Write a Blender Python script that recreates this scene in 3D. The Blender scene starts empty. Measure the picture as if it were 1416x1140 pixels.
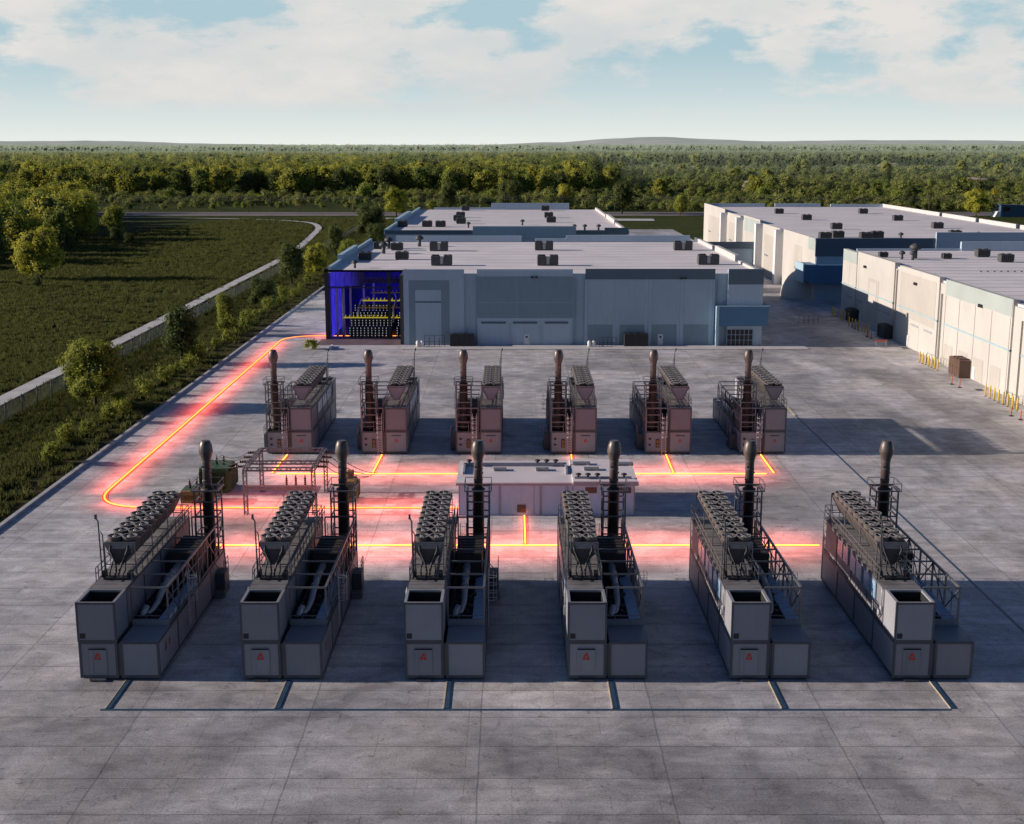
import bpy, math, random
from mathutils import Vector, Matrix
R = math.radians
random.seed(7)
sc = bpy.context.scene
col = sc.collection
H = 38.0

# ------------------------------------------------------------------ helpers
class MB:
    def __init__(s): s.v = []; s.f = []; s.m = []; s.sm = []; s.mi = 0
    def face(s, idx, smooth=False): s.f.append(idx); s.m.append(s.mi); s.sm.append(smooth)
    def box(s, x0, y0, z0, x1, y1, z1):
        b = len(s.v)
        s.v += [(x0,y0,z0),(x1,y0,z0),(x1,y1,z0),(x0,y1,z0),(x0,y0,z1),(x1,y0,z1),(x1,y1,z1),(x0,y1,z1)]
        for q in ((0,3,2,1),(4,5,6,7),(0,1,5,4),(1,2,6,5),(2,3,7,6),(3,0,4,7)): s.face([b+i for i in q])
        return s
    def bbox(s, x0, y0, z0, x1, y1, z1, c=.03):
        # box with chamfered vertical edges and top
        p = [(x0+c,y0),(x1-c,y0),(x1,y0+c),(x1,y1-c),(x1-c,y1),(x0+c,y1),(x0,y1-c),(x0,y0+c)]
        b = len(s.v)
        s.v += [(a,d,z0) for a,d in p] + [(a,d,z1-c) for a,d in p]
        cx, cy = (x0+x1)/2, (y0+y1)/2
        s.v += [(a+(c if a<cx else -c), d+(c if d<cy else -c), z1) for a,d in p]
        for L in range(2):
            for i in range(8):
                j = (i+1)%8; s.face([b+L*8+i, b+L*8+j, b+L*8+8+j, b+L*8+8+i])
        s.face([b+16+i for i in range(8)])
        s.face([b+7-i for i in range(8)])
        return s
    def bar(s, a, b, w, h=None):
        h = h or w
        a = Vector(a); b = Vector(b); d = (b-a).normalized()
        up = Vector((0,0,1)) if abs(d.z) < .95 else Vector((0,1,0))
        r = d.cross(up).normalized()*w/2; u = r.cross(d).normalized()*h/2
        k = len(s.v)
        for p in (a,b):
            s.v += [tuple(p-r-u), tuple(p+r-u), tuple(p+r+u), tuple(p-r+u)]
        for q in ((0,1,2,3),(7,6,5,4),(0,4,5,1),(1,5,6,2),(2,6,7,3),(3,7,4,0)): s.face([k+i for i in q])
        return s
    def tube(s, pts, rad, n=8, cap=True, smooth=True):
        pts = [Vector(p) for p in pts]
        if not isinstance(rad, (list,tuple)): rad = [rad]*len(pts)
        k = len(s.v); N = len(pts); prev = None
        for i, p in enumerate(pts):
            d = (pts[min(i+1,N-1)]-pts[max(i-1,0)]).normalized()
            if prev is None:
                up = Vector((0,0,1)) if abs(d.z) < .9 else Vector((0,1,0))
                r = d.cross(up).normalized()
            else:
                r = (prev - d*prev.dot(d)).normalized()
            prev = r; u = r.cross(d)
            for j in range(n):
                t = 2*math.pi*j/n
                s.v.append(tuple(p + (r*math.cos(t)+u*math.sin(t))*rad[i]))
        for i in range(N-1):
            for j in range(n):
                a = k+i*n+j; b = k+i*n+(j+1)%n
                s.face([a, a+n, b+n, b], smooth)
        if cap:
            s.face([k+j for j in range(n)]); s.face([k+(N-1)*n+n-1-j for j in range(n)])
        return s
    def lathe(s, cx, cy, prof, n=16, smooth=True, capb=True, capt=True):
        k = len(s.v)
        for r, z in prof:
            for j in range(n):
                t = 2*math.pi*j/n; s.v.append((cx+r*math.cos(t), cy+r*math.sin(t), z))
        for i in range(len(prof)-1):
            for j in range(n):
                a = k+i*n+j; b = k+i*n+(j+1)%n
                s.face([a, b, b+n, a+n], smooth)
        if capb: s.face([k+n-1-j for j in range(n)])
        if capt: s.face([k+(len(prof)-1)*n+j for j in range(n)])
        return s
    def prism(s, poly, axis, a, b):
        # poly of 2D points extruded along axis from a to b
        def P(p, t):
            return {'x':(t,p[0],p[1]), 'y':(p[0],t,p[1]), 'z':(p[0],p[1],t)}[axis]
        k = len(s.v); n = len(poly)
        s.v += [P(p,a) for p in poly] + [P(p,b) for p in poly]
        for i in range(n):
            j = (i+1)%n; s.face([k+i,k+j,k+n+j,k+n+i])
        s.face([k+n-1-i for i in range(n)]); s.face([k+n+i for i in range(n)])
        return s
    def mesh(s, name, mats):
        me = bpy.data.meshes.new(name)
        me.from_pydata(s.v, [], s.f)
        if not isinstance(mats, (list,tuple)): mats = [mats]
        for m in mats: me.materials.append(m)
        me.polygons.foreach_set('material_index', s.m)
        me.polygons.foreach_set('use_smooth', s.sm)
        me.update()
        return me
    def build(s, name, mats, parent=None, loc=None, fix=True):
        me = s.mesh(name, mats)
        if fix:
            import bmesh
            bm = bmesh.new(); bm.from_mesh(me)
            bmesh.ops.recalc_face_normals(bm, faces=bm.faces); bm.to_mesh(me); bm.free()
        o = bpy.data.objects.new(name, me); col.objects.link(o)
        if parent: o.parent = parent
        if loc: o.location = loc
        return o

def tag(o, label=None, cat=None, group=None, kind=None):
    if label: o['label'] = label
    if cat: o['category'] = cat
    if group: o['group'] = group
    if kind: o['kind'] = kind
    return o
def empty(name, loc=(0,0,0), rz=0, label=None, cat=None, group=None):
    o = bpy.data.objects.new(name, None); col.objects.link(o)
    o.location = loc; o.rotation_euler = (0,0,rz); o.empty_display_size = .3
    return tag(o, label, cat, group)
CH = {}
def copy_tree(o, parent=None):
    c = o.copy(); col.objects.link(c)
    if parent: c.parent = parent
    for ch in list(o.children): copy_tree(ch, c)
    return c

# ------------------------------------------------------------------ materials
def nodes(name):
    m = bpy.data.materials.new(name); m.use_nodes = True
    nt = m.node_tree; return m, nt, nt.nodes['Principled BSDF']
def N(nt, t, **k):
    n = nt.nodes.new(t)
    for a, b in k.items():
        if a in n.inputs.keys(): n.inputs[a].default_value = b
        else: setattr(n, a, b)
    return n
def L(nt, a, b): nt.links.new(a, b)
def math_(nt, op, a, b=None, c=None, clamp=False):
    n = nt.nodes.new('ShaderNodeMath'); n.operation = op; n.use_clamp = clamp
    for i, x in enumerate((a,b,c)):
        if x is None: continue
        if isinstance(x, (int,float)): n.inputs[i].default_value = x
        else: L(nt, x, n.inputs[i])
    return n.outputs[0]
def mix(nt, fac, a, b, mode='MIX'):
    n = nt.nodes.new('ShaderNodeMix'); n.data_type = 'RGBA'; n.blend_type = mode
    for sock, x in ((n.inputs[0],fac),(n.inputs[6],a),(n.inputs[7],b)):
        if isinstance(x, (int,float)): sock.default_value = x
        elif isinstance(x, tuple): sock.default_value = (x[0],x[1],x[2],1)
        else: L(nt, x, sock)
    return n.outputs[2]
def ramp(nt, x, a, b, c0=0., c1=1.):
    n = nt.nodes.new('ShaderNodeMapRange'); L(nt, x, n.inputs[0])
    n.inputs[1].default_value = a; n.inputs[2].default_value = b; n.inputs[3].default_value = c0; n.inputs[4].default_value = c1
    return n.outputs[0]
def noise(nt, vec, scale, detail=4, rough=.55, dist=0):
    n = N(nt, 'ShaderNodeTexNoise'); n.inputs['Scale'].default_value = scale
    n.inputs['Detail'].default_value = detail; n.inputs['Roughness'].default_value = rough; n.inputs['Distortion'].default_value = dist
    L(nt, vec, n.inputs['Vector']); return n.outputs[0]
def wpos(nt, scale=(1,1,1)):
    g = nt.nodes.new('ShaderNodeNewGeometry')
    m = nt.nodes.new('ShaderNodeMapping'); m.inputs['Scale'].default_value = scale
    L(nt, g.outputs['Position'], m.inputs['Vector']); return m.outputs[0]

def surf(name, c, rough=.6, metal=0, var=.25, scale=.7, streak=.0, spec=.5, bump=0):
    m, nt, b = nodes(name)
    p = wpos(nt)
    n1 = noise(nt, p, scale, 6, .6)
    f = ramp(nt, n1, .3, .7, 1-var, 1+var*.6)
    if streak:
        n2 = noise(nt, wpos(nt, (2.2,2.2,.25)), 1.2, 5, .65)
        f = math_(nt, 'MULTIPLY', f, ramp(nt, n2, .42, .68, 1, 1-streak))
    vm = nt.nodes.new('ShaderNodeVectorMath'); vm.operation = 'SCALE'; vm.inputs[0].default_value = c
    L(nt, f, vm.inputs['Scale']); L(nt, vm.outputs[0], b.inputs['Base Color'])
    L(nt, ramp(nt, n1, .3, .7, rough-.08, rough+.1), b.inputs['Roughness'])
    b.inputs['Metallic'].default_value = metal; b.inputs['Specular IOR Level'].default_value = spec
    if bump:
        bp = nt.nodes.new('ShaderNodeBump'); bp.inputs['Strength'].default_value = bump; bp.inputs['Distance'].default_value = .05
        L(nt, noise(nt, p, scale*8, 4), bp.inputs['Height']); L(nt, bp.outputs[0], b.inputs['Normal'])
    return m
def emit(name, c, s):
    m, nt, b = nodes(name)
    b.inputs['Base Color'].default_value = (0,0,0,1)
    b.inputs['Emission Color'].default_value = (*c,1); b.inputs['Emission Strength'].default_value = s
    return m

M = {}
def rand_tone(m, a=.84, b=1.12):
    nt = m.node_tree; bs = nt.nodes['Principled BSDF']; lk = bs.inputs['Base Color'].links[0]; src_ = lk.from_socket
    oi = nt.nodes.new('ShaderNodeObjectInfo'); vm = nt.nodes.new('ShaderNodeVectorMath'); vm.operation = 'SCALE'
    L(nt, src_, vm.inputs[0]); L(nt, ramp(nt, oi.outputs['Random'], 0, 1, a, b), vm.inputs['Scale']); L(nt, vm.outputs[0], bs.inputs['Base Color'])
M['cont'] = surf('container_paint', (.285,.29,.32), .5, 0, .08, .35, .04)
M['cont2'] = surf('container_paint_side', (.25,.25,.275), .5, 0, .08, .35, .05)
rand_tone(M['cont']); rand_tone(M['cont2'])
M['frame'] = surf('dark_steel_frame', (.095,.10,.115), .5, .2, .2, 1.2)
M['steel'] = surf('galvanised_steel', (.30,.30,.32), .42, .6, .25, 2)
M['rail'] = surf('railing_steel', (.21,.205,.215), .42, .5, .15, 2)
M['white_rail'] = surf('pale_ladder_steel', (.55,.55,.58), .45, .3, .1, 2)
M['rooftop'] = surf('container_roof', (.20,.19,.19), .6, 0, .3, .8)
M['black'] = surf('black_void', (.012,.012,.013), .8, 0, .1)
M['dark'] = surf('dark_machine', (.035,.035,.04), .6, .2, .3, 2)
M['grille'] = surf('cooler_coil', (.11,.095,.088), .6, .2, .35, 3)
M['ring'] = surf('fan_ring', (.20,.175,.165), .5, .3, .3, 3)
M['lip'] = surf('fan_lip', (.40,.37,.36), .45, .3, .2, 3)
M['blade'] = surf('fan_blade', (.10,.10,.10), .5, .3, .2, 3)
M['hub'] = surf('fan_hub', (.30,.28,.27), .45, .3, .2, 3)
M['stack'] = surf('stack_steel', (.125,.105,.10), .42, .35, .12, 1.2, .15)
M['stack2'] = surf('stack_insulation', (.045,.034,.030), .55, .1, .4, 2)
M['silencer'] = surf('silencer_cladding', (.050,.040,.036), .6, .1, .3, 2)
M['duct'] = surf('silver_duct', (.42,.43,.45), .42, .35, .08, 1)
M['blue_panel'] = surf('blue_panel', (.42,.55,.70), .4, 0, .15, 2)
M['glass_blue'] = surf('blue_side_window', (.30,.45,.62), .25, 0, .1, 2)
M['red'] = surf('red_paint', (.60,.035,.02), .5, 0, .15, 4)
M['redlite'] = surf('faded_red_paint', (.40,.08,.08), .5, 0, .15, 4)
M['labels'] = surf('orange_label', (.30,.13,.04), .5, 0, .2, 4)
M['wall'] = surf('painted_wall', (.51,.49,.455), .8, 0, .07, .12, .07)
M['wall_d'] = surf('painted_wall_darker', (.45,.425,.385), .8, 0, .07, .12, .07)  # slightly darker wall paint for insets and joints
M['wall_dd'] = surf('painted_wall_darkgrey', (.34,.35,.37), .8, 0, .07, .12, .05)
M['wall_s'] = surf('main_wall_paint', (.36,.47,.55), .8, 0, .08, .12, .08)
M['wall_sd'] = surf('main_wall_grey', (.22,.30,.36), .8, 0, .08, .12, .06)
M['wall_sl'] = surf('main_wall_pale', (.41,.51,.61), .8, 0, .06, .12, .07)
M['band'] = surf('slate_blue_band', (.10,.145,.19), .7, 0, .1, .2)
M['band_g'] = surf('grey_green_band', (.36,.41,.39), .75, 0, .08, .2)
M['canopy'] = surf('bright_blue_canopy', (.075,.19,.33), .6, 0, .1, .3)
M['stripe'] = surf('pale_blue_stripe', (.30,.45,.50), .7, 0, .1, .3)
M['trim'] = surf('pale_blue_trim', (.34,.50,.60), .6, 0, .1, .3)
M['roof'] = surf('roof_membrane', (.78,.735,.75), .75, 0, .10, .09, .04)
def pond(m):
    nt = m.node_tree; bs = nt.nodes['Principled BSDF']; s_ = bs.inputs['Base Color'].links[0].from_socket
    a = ramp(nt, noise(nt, wpos(nt, (.35,1,1)), .09, 6, .6, .8), .56, .66, 0, .28)
    c = mix(nt, a, s_, (.50,.46,.46)); b2 = ramp(nt, noise(nt, wpos(nt), .8, 6, .7), .55, .75, 0, .2)
    L(nt, mix(nt, b2, c, (.42,.39,.38)), bs.inputs['Base Color'])
pond(M['roof'])
M['coping'] = surf('parapet_coping', (.52,.50,.49), .7, 0, .05, .3)
M['hvac'] = surf('rooftop_unit_metal', (.075,.08,.082), .6, .2, .35, 1.2)
M['hvac_l'] = surf('rooftop_unit_panel', (.48,.48,.46), .6, .1, .2, 1.2)
M['door_w'] = surf('white_door', (.62,.66,.70), .6, 0, .05)
M['brown'] = surf('brown_cabinet', (.115,.065,.045), .6, 0, .25, 1, .1)
M['win'] = surf('dark_window', (.015,.018,.025), .12, 0, .1)
M['yellow'] = surf('bollard_yellow', (.75,.50,.04), .5, 0, .12, 2)
M['orange'] = surf('delineator_orange', (.70,.13,.05), .5, 0, .1, 2)
M['rubber'] = surf('black_rubber', (.02,.02,.02), .8, 0, .2)
M['green'] = surf('transformer_green', (.060,.125,.055), .5, .1, .3, 1.5, .25)
M['sub'] = surf('substation_wall', (.44,.55,.74), .7, 0, .07, .3, .1)
M['subroof'] = surf('substation_roof', (.70,.64,.66), .7, 0, .1, .3)
M['subtrim'] = surf('substation_trim', (.30,.30,.35), .6, 0, .1)
M['kerb'] = surf('kerb_concrete', (.42,.42,.44), .85, 0, .2, .8)
M['walk'] = surf('walkway_concrete', (.52,.50,.51), .85, 0, .12, .4)
M['path'] = surf('pale_path', (.50,.50,.50), .9, 0, .2, .3)
M['road'] = surf('asphalt_road', (.10,.092,.10), .9, 0, .2, .05)
M['roadline'] = surf('road_shoulder', (.33,.28,.28), .9, 0, .25, .08)
M['channel'] = surf('channel_shade_blue', (.035,.085,.15), .5, .1, .25, .8)  # dark blue paints the shade inside the drain trenches
M['pale_channel_edge'] = surf('pale_channel_edge', (.50,.43,.32), .6, 0, .15, .8)
M['fence'] = surf('fence_steel', (.07,.07,.075), .5, .5, .15)
M['wood'] = surf('pole_wood', (.16,.11,.08), .9, 0, .3, .5)
M['wire'] = surf('wire_black', (.03,.03,.03), .6)
M['wire_l'] = surf('line_conductor', (.24,.24,.24), .5, .5)
M['porcelain'] = surf('brown_porcelain', (.06,.035,.03), .25)
M['rock'] = surf('bare_rock', (.36,.29,.26), .95, 0, .35, .15, 0, .2, .5)
M['plinth'] = surf('dock_floor', (.17,.115,.11), .6, 0, .3, .3)
M['blue_wall'] = surf('blue_lit_partition', (.07,.07,.42), .35, 0, .6, .5)  # blue room light painted into the partition's base colour
M['column_pale'] = surf('pale_interior_column', (.45,.42,.62), .5, 0, .1)
M['pipe_y'] = surf('yellow_pipe', (.75,.62,.03), .35, 0, .1)
M['pipe_s'] = surf('steel_pipe', (.60,.55,.55), .35, .5, .1)
M['blueshed'] = surf('blue_metal_shed', (.06,.12,.20), .55, .1, .2, .2, .2)
M['white'] = surf('white_paint', (.75,.75,.75), .5, 0, .05)
M['yellow_sign'] = surf('yellow_sign_face', (.90,.55,.02), .5, 0, .05)
M['core'] = emit('glowing_core', (1,.46,.05), 3.4)
M['core_r'] = emit('glowing_core_orange', (1,.33,.045), 2.6)
M['halo'] = emit('red_halo_glow', (1,.055,.02), 1.5)
M['led'] = emit('rack_led', (.75,.85,1), .55)
M['blue_glow'] = emit('blue_glow_fade', (.07,.05,1), .5)
_nt = M['blue_glow'].node_tree; _g = _nt.nodes.new('ShaderNodeNewGeometry'); _s = _nt.nodes.new('ShaderNodeSeparateXYZ'); L(_nt, _g.outputs['Position'], _s.inputs[0])
_f = math_(_nt, 'MULTIPLY', ramp(_nt, _s.outputs[0], -36.6, -30.5, .62, .03), ramp(_nt, noise(_nt, wpos(_nt, (3,1,.4)), 1.0, 4), .35, .65, .45, 1.1))  # the blue light's fade to the right is painted into the emission
L(_nt, _f, _nt.nodes['Principled BSDF'].inputs['Emission Strength'])
M['yellow_glow'] = emit('lit_yellow_pipe', (1,.85,.05), .35)  # emission makes the pipes look lit; they are no lamps

def pad_material():
    m, nt, b = nodes('stained_concrete')
    g = nt.nodes.new('ShaderNodeNewGeometry'); sep = nt.nodes.new('ShaderNodeSeparateXYZ'); L(nt, g.outputs['Position'], sep.inputs[0])
    wob = noise(nt, wpos(nt), .35, 5, .6)
    def joint(coord, off, period, w, amt=.25):
        x = math_(nt, 'ADD', coord, off + period*1000 - amt*.5)
        x = math_(nt, 'ADD', x, math_(nt, 'MULTIPLY', wob, amt))
        x = math_(nt, 'MODULO', x, period)
        x = math_(nt, 'MINIMUM', x, math_(nt, 'SUBTRACT', period, x))
        return ramp(nt, x, w*.35, w, 1, 0)
    jx = joint(sep.outputs[0], 2.1, 11.72, .075)
    jy = joint(sep.outputs[1], -81.0, 4.33, .065)
    fx = joint(sep.outputs[0], 0, 2.93, .035, .1)
    fy = joint(sep.outputs[1], 1.1, 1.444, .03, .1)
    brk = ramp(nt, noise(nt, wpos(nt), .6, 3), .42, .6)
    fine = math_(nt, 'MULTIPLY', math_(nt, 'MAXIMUM', fx, fy), brk)
    # slab to slab tone
    def cell(coord, off, period):
        return math_(nt, 'FLOOR', math_(nt, 'DIVIDE', math_(nt, 'ADD', coord, off), period))
    cmb = nt.nodes.new('ShaderNodeCombineXYZ'); L(nt, cell(sep.outputs[0], 2.1, 5.86), cmb.inputs[0]); L(nt, cell(sep.outputs[1], -81.0, 4.33), cmb.inputs[1])
    wn = nt.nodes.new('ShaderNodeTexWhiteNoise'); wn.noise_dimensions = '2D'; L(nt, cmb.outputs[0], wn.inputs['Vector'])
    slab = ramp(nt, wn.outputs['Value'], 0, 1, .87, 1.10)
    big = ramp(nt, noise(nt, wpos(nt), .055, 6, .62, .4), .34, .68, .62, 1.16)
    med = ramp(nt, noise(nt, wpos(nt, (.8,1.1,1)), .42, 8, .68, .5), .34, .68, .66, 1.20)
    strk = ramp(nt, noise(nt, wpos(nt, (.10,1.6,1)), .9, 6, .7, .3), .36, .66, .90, 1.06)
    fin = ramp(nt, noise(nt, wpos(nt), 7, 5, .7), .3, .7, .64, 1.26)
    spots = ramp(nt, noise(nt, wpos(nt), 1.4, 3, .5, 1.2), .63, .72, 1, .62)
    # tyre / wear tracks near the right-hand buildings
    sy = ramp(nt, noise(nt, wpos(nt, (.35,.08,1)), .35, 5, .6, .6), .40, .56, 0, 1)
    msk = math_(nt, 'MULTIPLY', ramp(nt, sep.outputs[0], 38, 50), ramp(nt, sep.outputs[0], 76, 70))
    trk = math_(nt, 'SUBTRACT', 1, math_(nt, 'MULTIPLY', math_(nt, 'MULTIPLY', sy, msk), .32))
    patch = ramp(nt, noise(nt, wpos(nt, (.5,.5,1)), .22, 2, .4, 2.2), .60, .66, 1, .84)
    crack = nt.nodes.new('ShaderNodeTexVoronoi'); crack.feature = 'DISTANCE_TO_EDGE'; crack.inputs['Scale'].default_value = .085; crack.inputs['Randomness'].default_value = 1
    cm_ = nt.nodes.new('ShaderNodeVectorMath'); cm_.operation = 'ADD'; L(nt, wpos(nt), cm_.inputs[0])
    nz = nt.nodes.new('ShaderNodeTexNoise'); nz.inputs['Scale'].default_value = .5; nz.inputs['Detail'].default_value = 5; L(nt, wpos(nt), nz.inputs['Vector'])
    sc3 = nt.nodes.new('ShaderNodeVectorMath'); sc3.operation = 'SCALE'; sc3.inputs['Scale'].default_value = 3; L(nt, nz.outputs['Color'], sc3.inputs[0]); L(nt, sc3.outputs[0], cm_.inputs[1])
    L(nt, cm_.outputs[0], crack.inputs['Vector'])
    ck = ramp(nt, crack.outputs['Distance'], .0015, .004, .78, 1)
    f = slab
    near_tone = ramp(nt, math_(nt, 'ADD', sep.outputs[1], math_(nt, 'MULTIPLY', ramp(nt, big, .5, 1.2), 14)), 76, 104, .70, 1.0)  # multiplies the slab tone darker towards the near end of the yard
    for x in (big, med, strk, fin, spots, trk, near_tone, patch, ck): f = math_(nt, 'MULTIPLY', f, x)
    f = math_(nt, 'MULTIPLY', f, math_(nt, 'SUBTRACT', 1, math_(nt, 'MULTIPLY', fine, .38)))
    f = math_(nt, 'MULTIPLY', f, math_(nt, 'SUBTRACT', 1, math_(nt, 'MULTIPLY', math_(nt, 'MAXIMUM', math_(nt, 'MULTIPLY', jx, .75), jy), .52)))
    tint = mix(nt, ramp(nt, noise(nt, wpos(nt), .09, 4, .6), .38, .62), (.64,.625,.665), (.69,.65,.64))
    vm = nt.nodes.new('ShaderNodeVectorMath'); vm.operation = 'SCALE'; L(nt, tint, vm.inputs[0]); L(nt, f, vm.inputs['Scale'])
    L(nt, vm.outputs[0], b.inputs['Base Color'])
    L(nt, ramp(nt, big, .5, 1.2, .50, .66), b.inputs['Roughness']); b.inputs['Specular IOR Level'].default_value = .3
    bp = nt.nodes.new('ShaderNodeBump'); bp.inputs['Strength'].default_value = .35; bp.inputs['Distance'].default_value = .03
    L(nt, fin, bp.inputs['Height']); L(nt, bp.outputs[0], b.inputs['Normal'])
    return m
M['pad'] = pad_material()

def ground_material():
    m, nt, b = nodes('grass_land')
    g = nt.nodes.new('ShaderNodeNewGeometry'); sep = nt.nodes.new('ShaderNodeSeparateXYZ'); L(nt, g.outputs['Position'], sep.inputs[0])
    n1 = noise(nt, wpos(nt), .05, 6, .6); n2 = noise(nt, wpos(nt, (.6,1.6,1)), .5, 6, .7)
    c = mix(nt, ramp(nt, n1, .35, .65), (.042,.060,.018), (.085,.095,.026))
    c = mix(nt, ramp(nt, n2, .35, .7), c, (.030,.042,.013))
    soil = math_(nt, 'MULTIPLY', ramp(nt, sep.outputs[0], -60, -54), ramp(nt, n2, .38, .55))
    soil = math_(nt, 'MULTIPLY', soil, ramp(nt, sep.outputs[0], -46, -47))
    c = mix(nt, math_(nt, 'MULTIPLY', soil, .8), c, (.075,.052,.032))
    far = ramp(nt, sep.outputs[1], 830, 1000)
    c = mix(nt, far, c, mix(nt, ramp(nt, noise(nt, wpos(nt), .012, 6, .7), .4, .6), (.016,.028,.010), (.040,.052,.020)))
    haze = ramp(nt, sep.outputs[1], 1600, 6500)  # distance haze painted into the ground colour
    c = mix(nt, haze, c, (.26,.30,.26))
    L(nt, c, b.inputs['Base Color']); b.inputs['Roughness'].default_value = 1; b.inputs['Specular IOR Level'].default_value = .05
    bp = nt.nodes.new('ShaderNodeBump'); bp.inputs['Strength'].default_value = .9; bp.inputs['Distance'].default_value = .9
    L(nt, noise(nt, wpos(nt, (.5,1,1)), .9, 8, .75), bp.inputs['Height']); L(nt, bp.outputs[0], b.inputs['Normal'])
    return m
M['ground'] = ground_material()

def leaf_material(name, ca, cb, hazy=True):
    m, nt, b = nodes(name)
    oi = nt.nodes.new('ShaderNodeObjectInfo')
    g = nt.nodes.new('ShaderNodeNewGeometry'); sep = nt.nodes.new('ShaderNodeSeparateXYZ'); L(nt, g.outputs['Position'], sep.inputs[0])
    f = math_(nt, 'ADD', math_(nt, 'MULTIPLY', g.outputs['Random Per Island'], .55), math_(nt, 'MULTIPLY', oi.outputs['Random'], .45))
    c = mix(nt, f, ca, cb)
    if hazy:  # aerial haze painted in: paler leaf colour plus emission growing with distance
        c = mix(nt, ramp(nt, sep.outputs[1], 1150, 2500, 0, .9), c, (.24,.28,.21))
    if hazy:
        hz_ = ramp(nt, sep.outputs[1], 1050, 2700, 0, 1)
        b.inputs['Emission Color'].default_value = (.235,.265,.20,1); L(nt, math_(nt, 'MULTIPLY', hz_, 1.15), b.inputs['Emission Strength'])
    L(nt, c, b.inputs['Base Color']); b.inputs['Roughness'].default_value = .75; b.inputs['Specular IOR Level'].default_value = .15
    tr = nt.nodes.new('ShaderNodeBsdfTranslucent'); L(nt, c, tr.inputs['Color'])
    ms = nt.nodes.new('ShaderNodeMixShader'); ms.inputs[0].default_value = .38
    out = nt.nodes['Material Output']
    L(nt, b.outputs[0], ms.inputs[1]); L(nt, tr.outputs[0], ms.inputs[2]); L(nt, ms.outputs[0], out.inputs['Surface'])
    return m
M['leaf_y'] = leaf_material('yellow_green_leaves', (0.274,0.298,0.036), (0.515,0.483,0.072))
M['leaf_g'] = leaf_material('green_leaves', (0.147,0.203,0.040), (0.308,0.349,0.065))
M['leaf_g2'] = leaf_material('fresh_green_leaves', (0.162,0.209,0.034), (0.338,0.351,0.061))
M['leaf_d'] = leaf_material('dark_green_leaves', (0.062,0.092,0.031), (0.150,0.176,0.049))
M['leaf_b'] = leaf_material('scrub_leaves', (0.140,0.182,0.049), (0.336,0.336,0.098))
M['shade_core'] = surf('inner_foliage', (.075,.088,.022), .95, 0, .3, 2)
M['bark'] = surf('bark', (.075,.055,.04), .95, 0, .3, 2)
def meadow(m):
    nt = m.node_tree; bs = nt.nodes['Principled BSDF']; s_ = bs.inputs['Base Color'].links[0].from_socket
    c = mix(nt, ramp(nt, noise(nt, wpos(nt, (.5,1.4,1)), .06, 5, .65), .40, .62), s_, (.105,.112,.034))
    c = mix(nt, ramp(nt, noise(nt, wpos(nt, (.5,1.4,1)), .11, 5, .65, 1.), .50, .66, 0, .8), c, (.030,.045,.015))
    L(nt, c, bs.inputs['Base Color'])
M['blade_g'] = leaf_material('grass_blades', (0.061,0.081,0.022), (0.176,0.176,0.047), False)

meadow(M['blade_g'])
# ------------------------------------------------------------------ camera, sun, sky
cam = bpy.data.cameras.new('camera'); co = bpy.data.objects.new('camera', cam); col.objects.link(co)
pitch = math.atan(366/1767)
co.location = (0,0,H); co.rotation_euler = (math.pi/2 - pitch, 0, 0)
cam.sensor_width = 36; cam.lens = 1767/1416*36; cam.clip_end = 100000; cam.clip_start = 1
sc.camera = co
SUN_EL = R(16.7)
az = R(-90.0 + 1.2)           # compass azimuth of the sun: to the left, very slightly behind the scene
sd = Vector((math.sin(az)*math.cos(SUN_EL), math.cos(az)*math.cos(SUN_EL), math.sin(SUN_EL)))
sun = bpy.data.lights.new('sun', 'SUN'); sun.energy = 5.9; sun.angle = R(.5); sun.color = (1,.86,.74)
so = bpy.data.objects.new('sun', sun); col.objects.link(so); so.location = (-100,0,100)
so.rotation_euler = sd.to_track_quat('Z','Y').to_euler()

w = bpy.data.worlds.new('World'); sc.world = w; w.use_nodes = True
nt = w.node_tree; bg = nt.nodes['Background']
sky = nt.nodes.new('ShaderNodeTexSky'); sky.sky_type = 'NISHITA'; sky.sun_disc = False
sky.sun_elevation = SUN_EL; sky.sun_rotation = az; sky.air_density = 1.0; sky.dust_density = .6; sky.ozone_density = 2.2; sky.altitude = 50
tc = nt.nodes.new('ShaderNodeTexCoord'); sep = nt.nodes.new('ShaderNodeSeparateXYZ'); L(nt, tc.outputs['Generated'], sep.inputs[0])
el = sep.outputs[2]
# project the view direction on a cloud plane so clouds flatten towards the horizon
mp = nt.nodes.new('ShaderNodeMapping'); mp.inputs['Scale'].default_value = (1,1,2.7); mp.inputs['Location'].default_value = (3.1,.4,.25); L(nt, tc.outputs['Generated'], mp.inputs[0])
cl = noise(nt, mp.outputs[0], 7.5, 9, .56, .15)
cl2 = noise(nt, mp.outputs[0], 22, 7, .62, .2)
clv = math_(nt, 'ADD', math_(nt, 'MULTIPLY', cl, .7), math_(nt, 'MULTIPLY', cl2, .3))
band = math_(nt, 'MULTIPLY', ramp(nt, el, .022, .036), ramp(nt, el, .26, .14, .1, 1))
mask = math_(nt, 'MULTIPLY', ramp(nt, clv, .445, .516), band)
horizon = ramp(nt, el, -.005, .075, 1, 0)
STR = .1
skyc = nt.nodes.new('ShaderNodeVectorMath'); skyc.operation = 'SCALE'; L(nt, sky.outputs[0], skyc.inputs[0]); skyc.inputs['Scale'].default_value = .43
skyt = mix(nt, 1.0, skyc.outputs[0], (.60,.94,1.44), 'MULTIPLY')
ahead = ramp(nt, sep.outputs[1], .45, .88)          # pale sky kept bright ahead and dimmed elsewhere to cut fill light
SKYBLUE = (4.4,6.1,6.8)
base = mix(nt, math_(nt, 'MULTIPLY', ramp(nt, el, .26, .13, 0, .94), ramp(nt, ahead, 0, 1, .10, 1)), skyt, SKYBLUE)
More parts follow.
